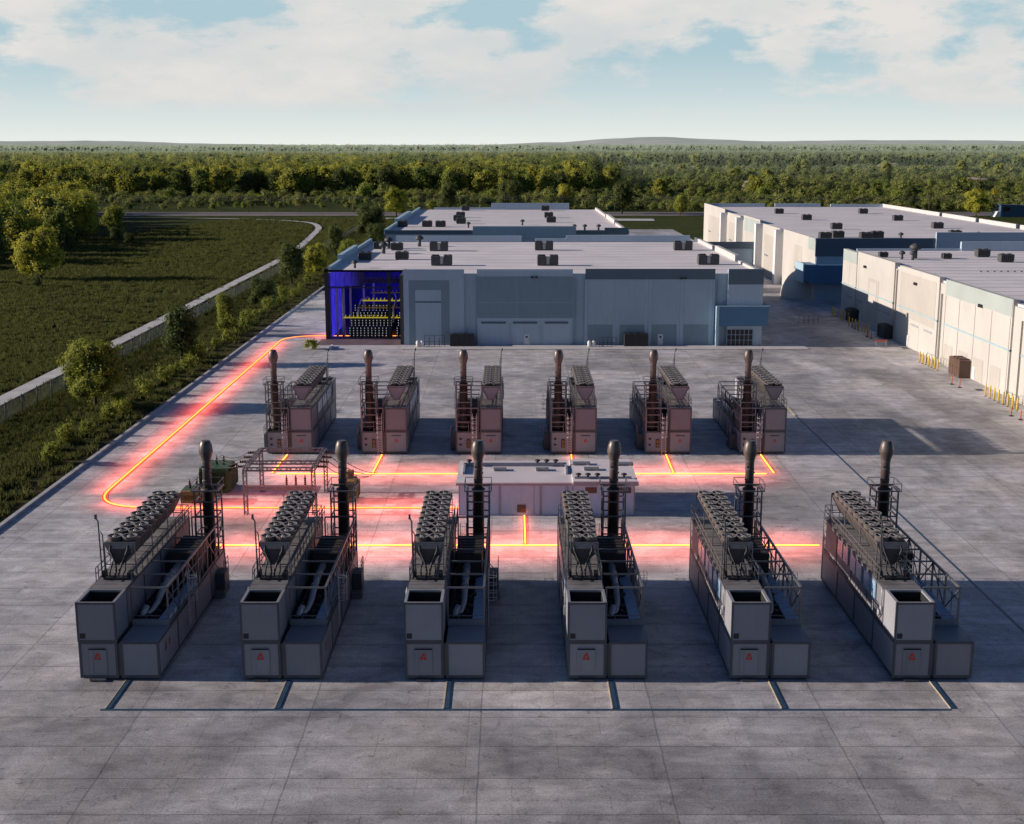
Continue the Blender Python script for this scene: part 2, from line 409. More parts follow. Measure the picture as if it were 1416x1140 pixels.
base = mix(nt, math_(nt, 'MULTIPLY', math_(nt, 'POWER', horizon, 1.3), ramp(nt, ahead, 0, 1, .25, 1)), base, (8.8,8.95,8.3))
ccol = mix(nt, ramp(nt, noise(nt, mp.outputs[0], 9, 5, .6), .35, .65), (6.6,6.8,6.8), (8.3,7.8,7.35))
base = mix(nt, math_(nt, 'MULTIPLY', math_(nt, 'MULTIPLY', mask, .88), ramp(nt, ahead, 0, 1, .15, 1)), base, ccol)
L(nt, base, bg.inputs[0]); bg.inputs[1].default_value = STR
sc.view_settings.view_transform = 'Standard'; sc.view_settings.look = 'None'; sc.view_settings.exposure = 0

# ------------------------------------------------------------------ terrain
from mathutils import noise as mn
def terr(x, y):
    h = 0.
    if y > 820:
        t = min(1, max(0, (y-900)/550)); h += 10*t*t*(3-2*t)
        t = min(1, (y-820)/2400); h += 4*t*t*(3-2*t)*(.75+.6*mn.noise(Vector((x*.0009, y*.0009, 2))))
    edge = max(0., min(1., (-x-52.6)/6)) if x < 0 else 0
    if y < 700: h += edge*(.10+.10*mn.noise(Vector((x*.05, y*.05, 5))))
    return h
def geo(a, b, n, p): return [a + (b-a)*((i/n)**p) for i in range(n+1)]
xs = [-60000,-30000,-15000,-8000,-5000,-3500,-2500,-1800,-1300,-950,-700,-520,-400,-330] + [-280+i*7 for i in range(33)] + [-53.5,-52.6,0,60,160,260,380,520,700,950,1300,1800,2500,3500,5000,8000,15000,30000,60000]
ys = [-30000,-5000,-1000,-200,-50,0,40] + [70+i*7 for i in range(100)] + [780,815,850,900,980,1080,1200,1350,1500,1700,1900,2150,2400,2700,3000,3500,4200,5200,7000,10000,16000,30000,60000]
g = MB()
for y in ys:
    for x in xs: g.v.append((x,y,terr(x,y)-.06))
nx = len(xs)
for j in range(len(ys)-1):
    for i in range(nx-1):
        a = j*nx+i; g.face([a,a+1,a+nx+1,a+nx], True)
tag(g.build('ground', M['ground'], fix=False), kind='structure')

# concrete yard: sheet of concrete, a little above the soil
g = MB(); g.box(-52.0,-60,-.5,175,345,.0); g.box(30,344.9,-.5,76,610,-.01)
tag(g.build('concrete_yard', M['pad'], fix=False), kind='structure')
g = MB()
y = -20.
while y < 400:
    g.bbox(-52.55, y, -.3, -52.0, y+5.96, .26, .03); y += 6.0
tag(g.build('kerb', M['kerb']), kind='structure')
g = MB(); g.box(-40,242.6,.004,-22,247.2,.02); g.box(-21,242.4,.0,57,247.4,.12)
tag(g.build('walkway', M['walk']), kind='structure')

def ribbon(pts, width, z, thick=0):
    g = MB(); P = [Vector((p[0],p[1],0)) for p in pts]
    for i, p in enumerate(P):
        d = (P[min(i+1,len(P)-1)]-P[max(i-1,0)]).normalized(); n = Vector((-d.y,d.x,0))*width/2
        for q in (p-n, p+n): g.v.append((q.x,q.y,terr(q.x,q.y)+z))
    for i in range(len(P)-1): g.face([2*i,2*i+1,2*i+3,2*i+2])
    return g
def smooth_path(pts, n=8):
    out = []
    for i in range(len(pts)-1):
        p0 = Vector((*pts[max(i-1,0)],0)); p1 = Vector((*pts[i],0)); p2 = Vector((*pts[i+1],0)); p3 = Vector((*pts[min(i+2,len(pts)-1)],0))
        for k in range(n):
            t = k/n
            v = .5*((2*p1)+(-p0+p2)*t+(2*p0-5*p1+4*p2-p3)*t*t+(-p0+3*p1-3*p2+p3)*t**3)
            out.append((v.x,v.y))
    out.append(pts[-1]); return out
pp = smooth_path([(-77.6,60),(-77.4,150),(-77.8,250),(-78.6,355),(-80,459),(-87,560),(-94,625),(-108,665),(-141,690),(-215,708),(-330,714),(-470,716)])
tag(ribbon(pp, 2.9, .34).build('path', M['path']), kind='structure')
g = ribbon([(-900,752),(-400,752),(0,752),(400,752),(900,752)], 26, .10)
tag(g.build('road', M['road']), kind='structure')
for i, (yy, ww) in enumerate(((736,7.5),(768,4))):
    tag(ribbon([(-900,yy),(0,yy),(900,yy)], ww, .14).build('road_shoulder', M['roadline']), kind='structure')
tag(ribbon([(-70,700),(0,695),(76,690)], 20, .08).build('gravel_strip', M['path']), kind='structure')

# hills on the horizon
def ridge(name, y0, pts, depth, mat):
    g = MB(); n = 240; x0 = pts[0][0]; x1 = pts[-1][0]
    for j in range(7):
        for i in range(n+1):
            x = x0+(x1-x0)*i/n
            for k in range(len(pts)-1):
                if pts[k][0] <= x <= pts[k+1][0]:
                    t = (x-pts[k][0])/(pts[k+1][0]-pts[k][0]); t = t*t*(3-2*t); hh = pts[k][1]*(1-t)+pts[k+1][1]*t
            u = 1-abs(j-3)/3
            z = hh*u**.7 + 9*u*mn.noise(Vector((x*.0012,j*1.3,1))) + 4*u*mn.noise(Vector((x*.006,j*.7,4)))
            g.v.append((x, y0+(j-3)*depth/3, z if u > 0 else -20))
    for j in range(6):
        for i in range(n): a = j*(n+1)+i; g.face([a,a+1,a+n+2,a+n+1], True)
    return tag(g.build(name, mat, fix=False), kind='structure')
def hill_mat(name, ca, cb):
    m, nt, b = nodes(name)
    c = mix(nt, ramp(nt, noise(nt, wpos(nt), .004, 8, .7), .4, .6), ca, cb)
    b.inputs['Emission Color'].default_value = (.22,.245,.225,1); b.inputs['Emission Strength'].default_value = .8  # haze over the hills painted as a constant emission
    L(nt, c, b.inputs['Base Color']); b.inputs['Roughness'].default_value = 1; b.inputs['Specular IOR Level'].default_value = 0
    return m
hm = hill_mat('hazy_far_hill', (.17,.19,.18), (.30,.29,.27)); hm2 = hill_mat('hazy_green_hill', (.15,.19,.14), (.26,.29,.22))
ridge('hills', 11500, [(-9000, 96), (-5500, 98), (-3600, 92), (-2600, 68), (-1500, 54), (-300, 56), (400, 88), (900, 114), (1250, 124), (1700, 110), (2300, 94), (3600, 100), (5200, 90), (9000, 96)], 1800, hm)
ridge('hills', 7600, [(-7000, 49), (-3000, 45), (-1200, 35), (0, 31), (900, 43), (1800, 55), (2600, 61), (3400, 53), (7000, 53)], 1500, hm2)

# ------------------------------------------------------------------ trees
PATHPTS = pp
def near_path(x, y):
    for a, b in PATHPTS:
        if abs(a-x) < 8 and abs(b-y) < 9 and (a-x)**2+((b-y)*.35)**2 < 6: return True
    return False
def crown_mesh(seed, rx, rz, cz, nclump, nleaf, leaf, lobes=6, spread=1.0, tall=False):
    rnd = random.Random(seed); g = MB()
    LB = []; g.mi = 0
    for i in range(lobes):
        a = i*2.4+rnd.uniform(-.5,.5); q = (i+.5)/lobes; r = (.25+.45*math.sqrt(rnd.random()))*rx*(1-.55*abs(q-.35))
        zz = cz + (q*1.25-.68)*rz
        if tall:
            t = i/max(1,lobes-1); zz = cz-rz*.8+1.6*rz*t; r = rnd.uniform(.0,.35)*rx*(1.1-t)
        LB.append((Vector((r*math.cos(a), r*math.sin(a), zz)), rx*rnd.uniform(.34,.56)*(1.15-.6*t if tall else 1), rz*rnd.uniform(.26,.40)))
    import bmesh as _b
    for c, lr, lz in LB:  # dark blobs added inside each lobe to block light and darken gaps
        bm = _b.new(); _b.ops.create_icosphere(bm, subdivisions=2, radius=1)
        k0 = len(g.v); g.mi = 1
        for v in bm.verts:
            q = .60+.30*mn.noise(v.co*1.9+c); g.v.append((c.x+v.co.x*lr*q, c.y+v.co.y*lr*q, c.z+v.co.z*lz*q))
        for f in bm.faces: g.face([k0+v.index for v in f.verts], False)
        bm.free()
    g.mi = 0
    for i in range(nclump):
        c, lr, lz = LB[rnd.randrange(len(LB))]
        d = Vector((rnd.gauss(0,1), rnd.gauss(0,1), rnd.gauss(0,1)+.15)).normalized()
        q = rnd.uniform(.55,1.08)
        p = c + Vector((d.x*lr, d.y*lr, d.z*lz))*q
        cr = leaf*rnd.uniform(1.2,2.6)*spread
        for k in range(nleaf):
            e = Vector((rnd.gauss(0,1), rnd.gauss(0,1), rnd.gauss(0,.8)))*cr*.55
            n = (d*1.9 + e.normalized()*.45 + Vector((rnd.gauss(0,1),rnd.gauss(0,1),rnd.gauss(0,1)))*.42 + Vector((0,0,.15))).normalized()
            t = n.orthogonal().normalized(); t = Matrix.Rotation(rnd.uniform(0,6.28), 3, n) @ t; bt = n.cross(t)
            s = leaf*rnd.uniform(.55,1.15); o = p+e
            b = len(g.v)
            g.v += [tuple(o - t*s*.6), tuple(o + bt*s*.42 + n*s*.08), tuple(o + t*s*.75), tuple(o - bt*s*.42)]
            g.face([b,b+1,b+2,b+3])
    return g
def trunk_mesh(seed, h, r, rx, cz, limbs=6):
    rnd = random.Random(seed+99); g = MB()
    lean = Vector((rnd.uniform(-.3,.3), rnd.uniform(-.3,.3), 0))
    pts = [Vector((0,0,-.3))+lean*0, Vector((0,0,h*.3))+lean*.4, Vector((0,0,h*.65))+lean, Vector((0,0,h*.92))+lean*1.4]
    g.tube(pts, [r*1.5, r, r*.6, r*.15], 7)
    for i in range(limbs):
        a = 6.283*i/limbs+rnd.uniform(-.4,.4); z0 = h*rnd.uniform(.28,.55)
        p0 = Vector((0,0,z0))+lean*.6; e = Vector((math.cos(a)*rx*.65, math.sin(a)*rx*.65, cz+rnd.uniform(-.1,.3)*h*.5))
        mid = (p0+e)/2+Vector((0,0,.06*h))
        g.tube([p0, mid, e], [r*.5, r*.3, r*.08], 5)
    return g
CM = {}
def tree_kind(key, seed, h, rx, leafmat, nclump, nleaf, leaf, lobes=7, tall=False, low=.15, tr=None):
    rz = h*(1-low)/2; cz = h*low+rz
    cm = crown_mesh(seed, rx, rz, cz, nclump, nleaf, leaf, lobes, tall=tall).mesh('crown', [leafmat, M['shade_core']])
    tm = trunk_mesh(seed, h*.92, tr or h*.018, rx, cz).mesh('trunk', M['bark'])
    CM[key] = (cm, tm, h)
tree_kind('round_a', 1, 10, 4.0, M['leaf_g2'], 1100, 18, .27, 18, low=.10)
tree_kind('round_b', 2, 10, 4.4, M['leaf_y'], 700, 14, .36, 13, low=.06)
tree_kind('round_c', 3, 10, 3.3, M['leaf_g2'], 600, 14, .34, 11, low=.06)
tree_kind('dark_a', 4, 10, 2.7, M['leaf_d'], 380, 13, .34, 12, low=.12)
tree_kind('dark_b', 5, 10, 4.4, M['leaf_d'], 520, 14, .36, 10, low=.04)
tree_kind('wood_a', 6, 10, 4.1, M['leaf_y'], 300, 8, .50, 14, low=.0)
tree_kind('wood_b', 7, 10, 3.8, M['leaf_y'], 300, 8, .50, 14, low=.0)
tree_kind('wood_c', 8, 10, 3.5, M['leaf_g'], 300, 8, .50, 14, low=.0)
tree_kind('wood_d', 9, 10, 3.4, M['leaf_d'], 300, 8, .50, 14, low=.0)
sm = crown_mesh(11, .9, .8, .85, 90, 12, .17, 5).mesh('foliage', [M['leaf_g2'], M['shade_core']])
smb = crown_mesh(12, 1.0, .65, .7, 80, 12, .17, 5).mesh('foliage', [M['leaf_g2'], M['shade_core']])
stm = MB(); 
for a in range(5): stm.tube([(0,0,-.2),(math.cos(a*1.26)*.35,math.sin(a*1.26)*.35,.9)], [.04,.015], 4)
stm = stm.mesh('stem', M['bark'])
def plant_tree(key, x, y, h, label, name='broadleaf_tree', group=None, wscale=1., cat='tree'):
    cm, tm, h0 = CM[key]; s = h/h0
    t = empty(name, (x,y,terr(x,y)), random.uniform(0,6.28), label, cat, group)
    t.scale = (s*wscale, s*wscale, s)
    for nm, me in (('crown',cm),('trunk',tm)):
        o = bpy.data.objects.new(nm, me); col.objects.link(o); o.parent = t
    return t
# trees along the yard's left edge
plant_tree('round_a', -61.8, 186, 11.3, 'round bright green tree beside the kerb, nearest of the verge trees', wscale=1.02)
plant_tree('dark_a', -58.9, 225, 11.8, 'slim dark tree between kerb and fence, second nearest on the verge', 'slim_tree')
plant_tree('round_c', -58.4, 261, 9.6, 'loose mid green tree beyond the slim dark tree on the verge', wscale=.8)
plant_tree('dark_b', -59.6, 305, 8.0, 'low dark spreading tree midway along the verge', 'dark_tree')
plant_tree('dark_a', -61.5, 357, 13.0, 'tall dark tree on the verge close to the pale path', 'slim_tree', wscale=1.15)
plant_tree('round_b', -57.8, 379, 11.0, 'yellow green rounded tree at the left rear of the yard', wscale=.8)
plant_tree('round_c', -55.0, 428, 9.0, 'small green tree just behind the yellow green verge tree')
plant_tree('dark_a', -62.5, 455, 12.0, 'dark pointed tree at the far end of the verge row', 'slim_tree')
plant_tree('dark_b', -60.0, 545, 15.0, 'broad dark tree left of the rear warehouse')
plant_tree('dark_b', -52.5, 500, 10.0, 'smaller dark tree touching the broad dark tree left of the rear warehouse')
plant_tree('round_b', -64.0, 715, 17.5, 'yellow green tree by the road above the rear warehouse corner', wscale=.85)
plant_tree('dark_a', -38.5, 779, 19, 'dark pointed roadside tree behind the left half of the rear warehouse', 'slim_tree')
plant_tree('dark_b', -.5, 797, 20, 'wide dark roadside tree behind the middle of the rear warehouse')
plant_tree('round_b', 33, 797, 17, 'yellowish roadside tree behind the right half of the rear warehouse', wscale=.8)
plant_tree('dark_a', 64, 753, 21, 'tall dark roadside tree standing right of the rear warehouse', 'slim_tree', wscale=1.2)
plant_tree('round_c', 96, 737, 12.5, 'small green roadside tree left of the far right warehouse')
plant_tree('round_b', 262, 729, 16, 'green yellow tree beside the blue shed at far right')
plant_tree('dark_a', 243, 790, 17, 'dark roadside tree left of the blue shed', 'slim_tree')
plant_tree('dark_b', 305, 742, 17, 'dark tree behind the blue shed at the right edge')
plant_tree('round_b', -137, 372, 16.5, 'large yellow green tree alone in the left meadow', wscale=.98)
plant_tree('round_b', -181, 535, 21, 'yellow lit tree at the corner of the left wood', wscale=.9)
plant_tree('round_c', -173, 560, 15, 'green tree tucked behind the yellow lit tree at the wood corner')
for i, (x, y, s) in enumerate([(-131,352,3.5),(-160,520,7),(-150,505,5.5),(-150,362,4),(-172,500,5)]):
    plant_tree('dark_b', x, y, s, ['low dark bush in the meadow beside the lone yellow tree','dark bush at the edge of the left wood','dark round bush standing free in the meadow right of the wood','dark bush left of the lone meadow tree','dark bush in front of the wood corner tree'][i], 'meadow_bush', cat='bush')
# shrubs beside the kerb
sy = [152,158,163,168,176,181,187,196,207,213,219,227,233,246,252,262,268,276,288,293,300,312,326,331,345,352,366,390]
for i, y in enumerate(sy):
    t = empty('verge_shrub', (-57.2+random.uniform(-1.6,1.3), y, .1), random.uniform(0,6.28), 'small green shrub in the row beside the kerb', 'shrub', 'shrubs along the kerb')
    s = random.uniform(.85,1.4)*(1.0+.1*(i%3)); t.scale = (s,s,s*random.uniform(1.15,1.6))
    for nm, me in (('foliage', (sm,smb)[i%2]), ('stem', stm)):
        o = bpy.data.objects.new(nm, me); col.objects.link(o); o.parent = t
t = empty('verge_shrub', (-38.6,243.0,.0), .6, 'round yellow green shrub at the left end of the walkway', 'shrub'); t.scale = (1.5,1.5,1.3)
o = bpy.data.objects.new('foliage', sm); col.objects.link(o); o.parent = t
# left wood: individuals at its edge
cnt = 0; rnd = random.Random(21); spots = []
def far_enough(x, y, d):
    for a, b in spots:
        if (a-x)**2+(b-y)**2 < d*d: return False
    return True
tries = 0
while cnt < 120 and tries < 6000:
    tries += 1
    y = rnd.uniform(395, 765); e = -178-max(0,y-540)*.34-max(0,540-y)*.05
    x = e - rnd.random()**1.4*130
    if x < -y*.44-20 or not far_enough(x,y,10.5): continue
    spots.append((x,y)); cnt += 1
    plant_tree(rnd.choice(['wood_a','wood_b','wood_a','wood_c']), x, y, rnd.uniform(14,22), 'yellow green tree of the dense wood at the left edge', 'woodland_tree', 'trees of the left wood')
# front rank of the far wood
cnt = 0; tries = 0
while cnt < 120 and tries < 6000:
    tries += 1
    x = rnd.uniform(-470, 90); y = rnd.uniform(1010, 1120) + max(0,x)*.6
    if abs(x) > y*.44 or not far_enough(x,y,11): continue
    spots.append((x,y)); cnt += 1
    plant_tree(rnd.choice(['wood_a','wood_b','wood_c','wood_c','wood_d']), x, y, rnd.uniform(17,26), 'tree in the front rank of the wood beyond the road', 'woodland_tree', 'front rank of the far wood')
src = {k: None for k in ('wood_a','wood_b','wood_c','wood_d')}
for o in col.objects:
    if o.name.startswith('crown'):
        for k in src:
            if src[k] is None and o.data is CM[k][0]: src[k] = o

def scatter(name, label, pts, sources, kind='stuff', cat='wood'):
    # one mesh of points; geometry nodes put a crown on each
    g = MB(); me = bpy.data.meshes.new(name)
    me.from_pydata([p[:3] for p in pts], [], []); me.update()
    a = me.attributes.new('sc','FLOAT','POINT'); a.data.foreach_set('value', [p[3] for p in pts])
    a = me.attributes.new('idx','INT','POINT'); a.data.foreach_set('value', [p[4] for p in pts])
    a = me.attributes.new('rot','FLOAT','POINT'); a.data.foreach_set('value', [random.uniform(0,6.28) for p in pts])
    o = bpy.data.objects.new(name, me); col.objects.link(o)
    ng = bpy.data.node_groups.new(name, 'GeometryNodeTree')
    ng.interface.new_socket('Geometry', in_out='INPUT', socket_type='NodeSocketGeometry')
    ng.interface.new_socket('Geometry', in_out='OUTPUT', socket_type='NodeSocketGeometry')
    gi = ng.nodes.new('NodeGroupInput'); go = ng.nodes.new('NodeGroupOutput')
    jn = ng.nodes.new('GeometryNodeJoinGeometry')
    def attr(nm, ty):
        n = ng.nodes.new('GeometryNodeInputNamedAttribute'); n.data_type = ty; n.inputs[0].default_value = nm; return n
    an = attr('sc','FLOAT'); ai = attr('idx','INT'); ar = attr('rot','FLOAT')
    cx = ng.nodes.new('ShaderNodeCombineXYZ'); ng.links.new(ar.outputs[0], cx.inputs[2])
    for k, so_ in enumerate(sources):
        inf = ng.nodes.new('GeometryNodeObjectInfo'); inf.inputs['Object'].default_value = so_; inf.inputs['As Instance'].default_value = True
        inf.transform_space = 'ORIGINAL'
        ip = ng.nodes.new('GeometryNodeInstanceOnPoints')
        cmp_ = ng.nodes.new('FunctionNodeCompare'); cmp_.data_type = 'INT'; cmp_.operation = 'EQUAL'; 
        ng.links.new(ai.outputs[0], cmp_.inputs[2]); cmp_.inputs[3].default_value = k
        ng.links.new(gi.outputs[0], ip.inputs['Points']); ng.links.new(cmp_.outputs[0], ip.inputs['Selection'])
        ng.links.new(inf.outputs['Geometry'], ip.inputs['Instance'])
        ng.links.new(an.outputs[0], ip.inputs['Scale']); ng.links.new(cx.outputs[0], ip.inputs['Rotation'])
        ng.links.new(ip.outputs[0], jn.inputs[0])
    ng.links.new(jn.outputs[0], go.inputs[0])
    md = o.modifiers.new('scatter','NODES'); md.node_group = ng
    return tag(o, label, cat, kind='stuff')
rnd = random.Random(5)
pts = []
def in_view(x, y): return abs(x) < y*.47+60
# deep wood
y = 1040.
while y < 6500:
    step = 12 if y < 1700 else (16 if y < 2800 else 25)
    W = y*.45+80
    x = -W
    while x < W:
        px, py = x+rnd.uniform(-.5,.5)*step, y+rnd.uniform(-.5,.5)*step
        x += step*rnd.uniform(.8,1.2)
        scrub = px > 60+(py-850)*.05 and py < 1650
        edge = 2450 if px > 200 else 1e9
        if py < 1110+max(0,px)*.6 and -480 < px < 100 and rnd.random() < .6: continue
        if scrub: continue
        s = (rnd.uniform(1.5,2.5) if py < 1500 else rnd.uniform(1.4,2.3))*(1 if y < 2600 else 1.5)
        r = rnd.random(); sh = min(1, max(0,(px+200)/500))
        idx = 3 if r < .05+.22*sh else (2 if r < .42+.38*sh else (0 if r < .75 else 1))
        pts.append((px, py, terr(px,py)-.5, s, idx))
    y += step*.95
# left wood depth, behind the individual trees
for _ in range(420):
    y = rnd.uniform(400,900); x = -178-max(0,y-540)*.34-max(0,540-y)*.05-40-rnd.random()*300
    if x < -y*.47-40: continue
    pts.append((x,y,0,rnd.uniform(1.3,2.1), rnd.choice([0,1,1,2])))
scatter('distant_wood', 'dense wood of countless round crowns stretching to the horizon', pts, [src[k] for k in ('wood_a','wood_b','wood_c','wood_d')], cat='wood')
# scrub
tree_kind('bush_a', 31, 5, 2.6, M['leaf_b'], 70, 9, .6, 6, low=.0)
tree_kind('bush_b', 32, 5, 2.2, M['leaf_g'], 70, 9, .6, 6, low=.0)
tree_kind('bush_c', 33, 5, 2.3, M['leaf_d'], 60, 9, .6, 6, low=.0)
bsrc = []
for k, (x, y) in zip(('bush_a','bush_b','bush_c'), ((118,822),(150,812),(205,826))):
    t = plant_tree(k, x, y, 5.5, {'bush_a':'pale green bush beyond the road behind the far right warehouse','bush_b':'mid green bush beyond the road behind the far right warehouse','bush_c':'dark green bush beyond the road behind the far right warehouse'}[k], 'scrub_bush', cat='bush')
    bsrc.append([c for c in t.children if c.name.startswith('crown')][0])
pts = []
for _ in range(14000):
    y = rnd.uniform(795,1700); x = rnd.uniform(-420, y*.47+30)
    if x < 60+(y-850)*.05:
        if y > 1080 or (y < 900 and rnd.random() < .75) or (x < -178-max(0,y-540)*.34+10): continue
    v = mn.noise(Vector((x*.012,y*.012,3)))
    if v < -.28 and rnd.random() < .8: continue
    s = rnd.uniform(.45,1.15)*(1.3 if v > .15 else 1)
    if rnd.random() < .03: s *= 1.9
    pts.append((x,y,terr(x,y)-.3,s, 0 if rnd.random() < .5 else (1 if rnd.random() < .6 else 2)))
scatter('scrubland', 'green scrub and bushes covering the land beyond the road', pts, bsrc, cat='scrub')
for _ in range(26):
    y = rnd.uniform(900,1500); x = rnd.uniform(90,y*.42)
    plant_tree(rnd.choice(['wood_c','wood_d','wood_a']), x, y, rnd.uniform(11,17), 'tree rising out of the scrub right of the wood', 'woodland_tree', 'trees in the scrubland')

# grass tufts
tuft = MB(); rr = random.Random(3)
for i in range(26):
    a = rr.uniform(0,6.28); r = rr.uniform(0,.42); x, y = r*math.cos(a), r*math.sin(a); h = rr.uniform(.18,.42); w_ = .05
    lx, ly = rr.uniform(-.16,.16), rr.uniform(-.16,.16); c, s_ = math.cos(a*3)*w_, math.sin(a*3)*w_
    b = len(tuft.v); tuft.v += [(x-c,y-s_,0),(x+c,y+s_,0),(x+lx,y+ly,h)]; tuft.face([b,b+1,b+2])
to = tuft.build('grass_tuft', M['blade_g'], loc=(-62,140,.2), fix=False); tag(to, 'tuft of green grass on the verge left of the kerb', 'grass', kind='stuff')
pts = []
for _ in range(52000):
    y = 75+ (rnd.random()**1.25)*620; x0 = -y*.44-8
    if x0 > -54: continue
    x = rnd.uniform(x0, -53.4)
    if x < -170-(760-y)*.12+(y-560)*.10+20: continue
    if near_path(x,y): continue
    if x > -57.5 and rnd.random() < .8: continue
    if mn.noise(Vector((x*.07,y*.12,1))) < -.15 and rnd.random() < .55: continue
    pts.append((x,y,terr(x,y)-.05,rnd.uniform(.7,1.7)*(1+y/500),0))
scatter('meadow_grass', 'dark green meadow grass left of the concrete yard', pts, [to], cat='grass')

# ------------------------------------------------------------------ perimeter fence, poles
fx = -71.2
ft = empty('perimeter_fence', (fx,60,0), 0, 'long chain link fence with thin steel posts left of the yard', 'fence')
post = MB(); post.tube([(0,0,-.3),(0,0,2.95)], .085, 6); pm = post.mesh('post', M['fence'])
nm = MB()
y = 60.
k = 0
while y < 660 and k < 100:
    o = bpy.data.objects.new('post', pm); col.objects.link(o); o.parent = ft; o.location = (0, y-60, terr(fx,y)); k += 1; y += 6.1
nm.box(-.05,0,2.66,.05,600,2.74)
nm.build('top_rail', M['fence'], ft)
def mesh_mat():
    m, nt, b = nodes('chain_link'); b.inputs['Base Color'].default_value = (.42,.42,.41,1); b.inputs['Roughness'].default_value = .6
    g = nt.nodes.new('ShaderNodeNewGeometry'); sep = nt.nodes.new('ShaderNodeSeparateXYZ'); L(nt, g.outputs['Position'], sep.inputs[0])
    u = math_(nt,'ADD',sep.outputs[1],sep.outputs[2]); v = math_(nt,'SUBTRACT',math_(nt,'ADD',sep.outputs[1],500),sep.outputs[2])
    def ln(x): return math_(nt,'LESS_THAN', math_(nt,'MODULO',x,.12), .026)
    a = math_(nt,'MAXIMUM',ln(u),ln(v)); L(nt, a, b.inputs['Alpha']); return m
g = MB(); g.v = [(0,0,.05),(0,600,.05),(0,600,2.7),(0,0,2.7)]; g.face([0,1,2,3])
g.build('chain_link', mesh_mat(), ft, fix=False)

pole = MB(); pole.tube([(0,0,-1),(0,0,10.2)], [.22,.15], 7)
cross = MB(); cross.box(-1.3,-.08,9.1,1.3,.08,9.3); cross.box(-.9,-.07,7.9,.9,.07,8.06)
ins = MB()
for x in (-1.2,-.5,.5,1.2): ins.tube([(x,0,9.3),(x,0,9.55)], .07, 5)
pmesh, cmesh, imesh = pole.mesh('shaft', M['wood']), cross.mesh('crossarm', M['wood']), ins.mesh('insulator', M['porcelain'])
for k in range(-2, 18):
    x = -221+31.4*k
    t = empty('utility_pole', (x,775,0), 0, 'wooden utility pole in the line along the far road', 'utility pole', 'utility poles along the far road')
    for n_, m_ in (('shaft',pmesh),('crossarm',cmesh),('insulator',imesh)):
        o = bpy.data.objects.new(n_, m_); col.objects.link(o); o.parent = t
for j, (dz, dy, lb) in enumerate(((9.5,0,'topmost overhead wire strung along the far road poles'),(8.7,.4,'middle overhead wire strung along the far road poles'),(7.6,-.3,'lowest overhead wire strung along the far road poles'))):
    g = MB()
    for k in range(-2,17):
        x = -221+31.4*k
        pts_ = [(x+31.4*t/8, 775+dy, dz-1.1*4*(t/8)*(1-t/8)) for t in range(9)]
        g.tube(pts_, .075, 4, smooth=False)
    tag(g.build('overhead_wire', M['wire_l']), lb, 'wire')

# rocks in the scrub
for x, y, s, lb in ((212,1130,9,'pale bare rock outcrop in the scrub left of the other outcrops'),(412,1150,12,'wide pale rock outcrop in the scrub above the blue shed'),(480,1650,16,'distant brown rock outcrop near the tree line at right')):
    import bmesh
    bm = bmesh.new(); bmesh.ops.create_icosphere(bm, subdivisions=3, radius=1)
    for v in bm.verts:
        n_ = mn.noise(v.co*1.7+Vector((s,0,0))); v.co *= 1+.5*n_; v.co.z *= .38; v.co.x *= 1.3
    me = bpy.data.meshes.new('rock_outcrop'); bm.to_mesh(me); bm.free(); me.materials.append(M['rock'])
    o = bpy.data.objects.new('rock_outcrop', me); col.objects.link(o); o.scale = (s,s*.8,s); o.location = (x,y,terr(x,y)+2.4); tag(o, lb, 'rock')

# ------------------------------------------------------------------ generator units
def emblem(g, x, y, z, s, nrm):
    # small angular flame mark; nrm: 'f' faces -Y, 'b' faces +Y, 'r' faces +X
    polys = [[(-.46,-.55),(-.16,-.55),(-.10,-.20),(-.30,.02),(-.46,-.10)], [(-.04,-.55),(.46,-.55),(.50,-.25),(.22,-.12),(.0,-.22)], [(-.36,.12),(-.05,-.06),(.16,.02),(.14,.24),(.30,.46),(.06,.60),(-.14,.40)], [(.24,.0),(.44,-.12),(.40,.16),(.26,.22)]]
    for P in polys:
        b = len(g.v)
        for u, v in P:
            if nrm == 'f': g.v.append((x+u*s, y, z+v*s))
            elif nrm == 'b': g.v.append((x-u*s, y, z+v*s))
            else: g.v.append((x, y+u*s, z+v*s))
        g.face(list(range(b,b+4)) if len(P) == 4 else list(range(b,b+len(P))))
LEN = 22.0
def framed(g, x0, y0, z0, x1, y1, z1, bays, t=.17, matp=0, matf=1, top=True):
    # container: recessed panels inside a steel frame
    g.mi = matp; i = .05
    g.box(x0+i, y0+i, z0+i, x1-i, y1-i, z1-i)
    g.mi = matf
    for x in (x0, x1-t):
        for y in (y0, y1-t): g.box(x, y, z0, x+t, y+t, z1)
    for z in (z0, z1-t):
        for x in (x0, x1-t): g.box(x+.003, y0+t, z, x+t-.003, y1-t, z+t)
        for y in (y0, y1-t): g.box(x0+t, y+.003, z+.003, x1-t, y+t-.003, z+t-.003)
    for k in range(1, bays):
        y = y0+(y1-y0)*k/bays
        for x in (x0+.006, x1-.07-.006): g.box(x, y-t/2, z0+t, x+.07, y+t/2, z1-t)
def railing(g, pts, h=1.05, sp=1.5, w=.055):
    for a, b in zip(pts[:-1], pts[1:]):
        a = Vector(a); b = Vector(b); n = max(1, round((b-a).length/sp))
        for k in range(n+1):
            p = a.lerp(b, k/n); g.bar(p, p+Vector((0,0,h)), w)
        for hh in (h, h*.55): g.bar(a+Vector((0,0,hh)), b+Vector((0,0,hh)), w)
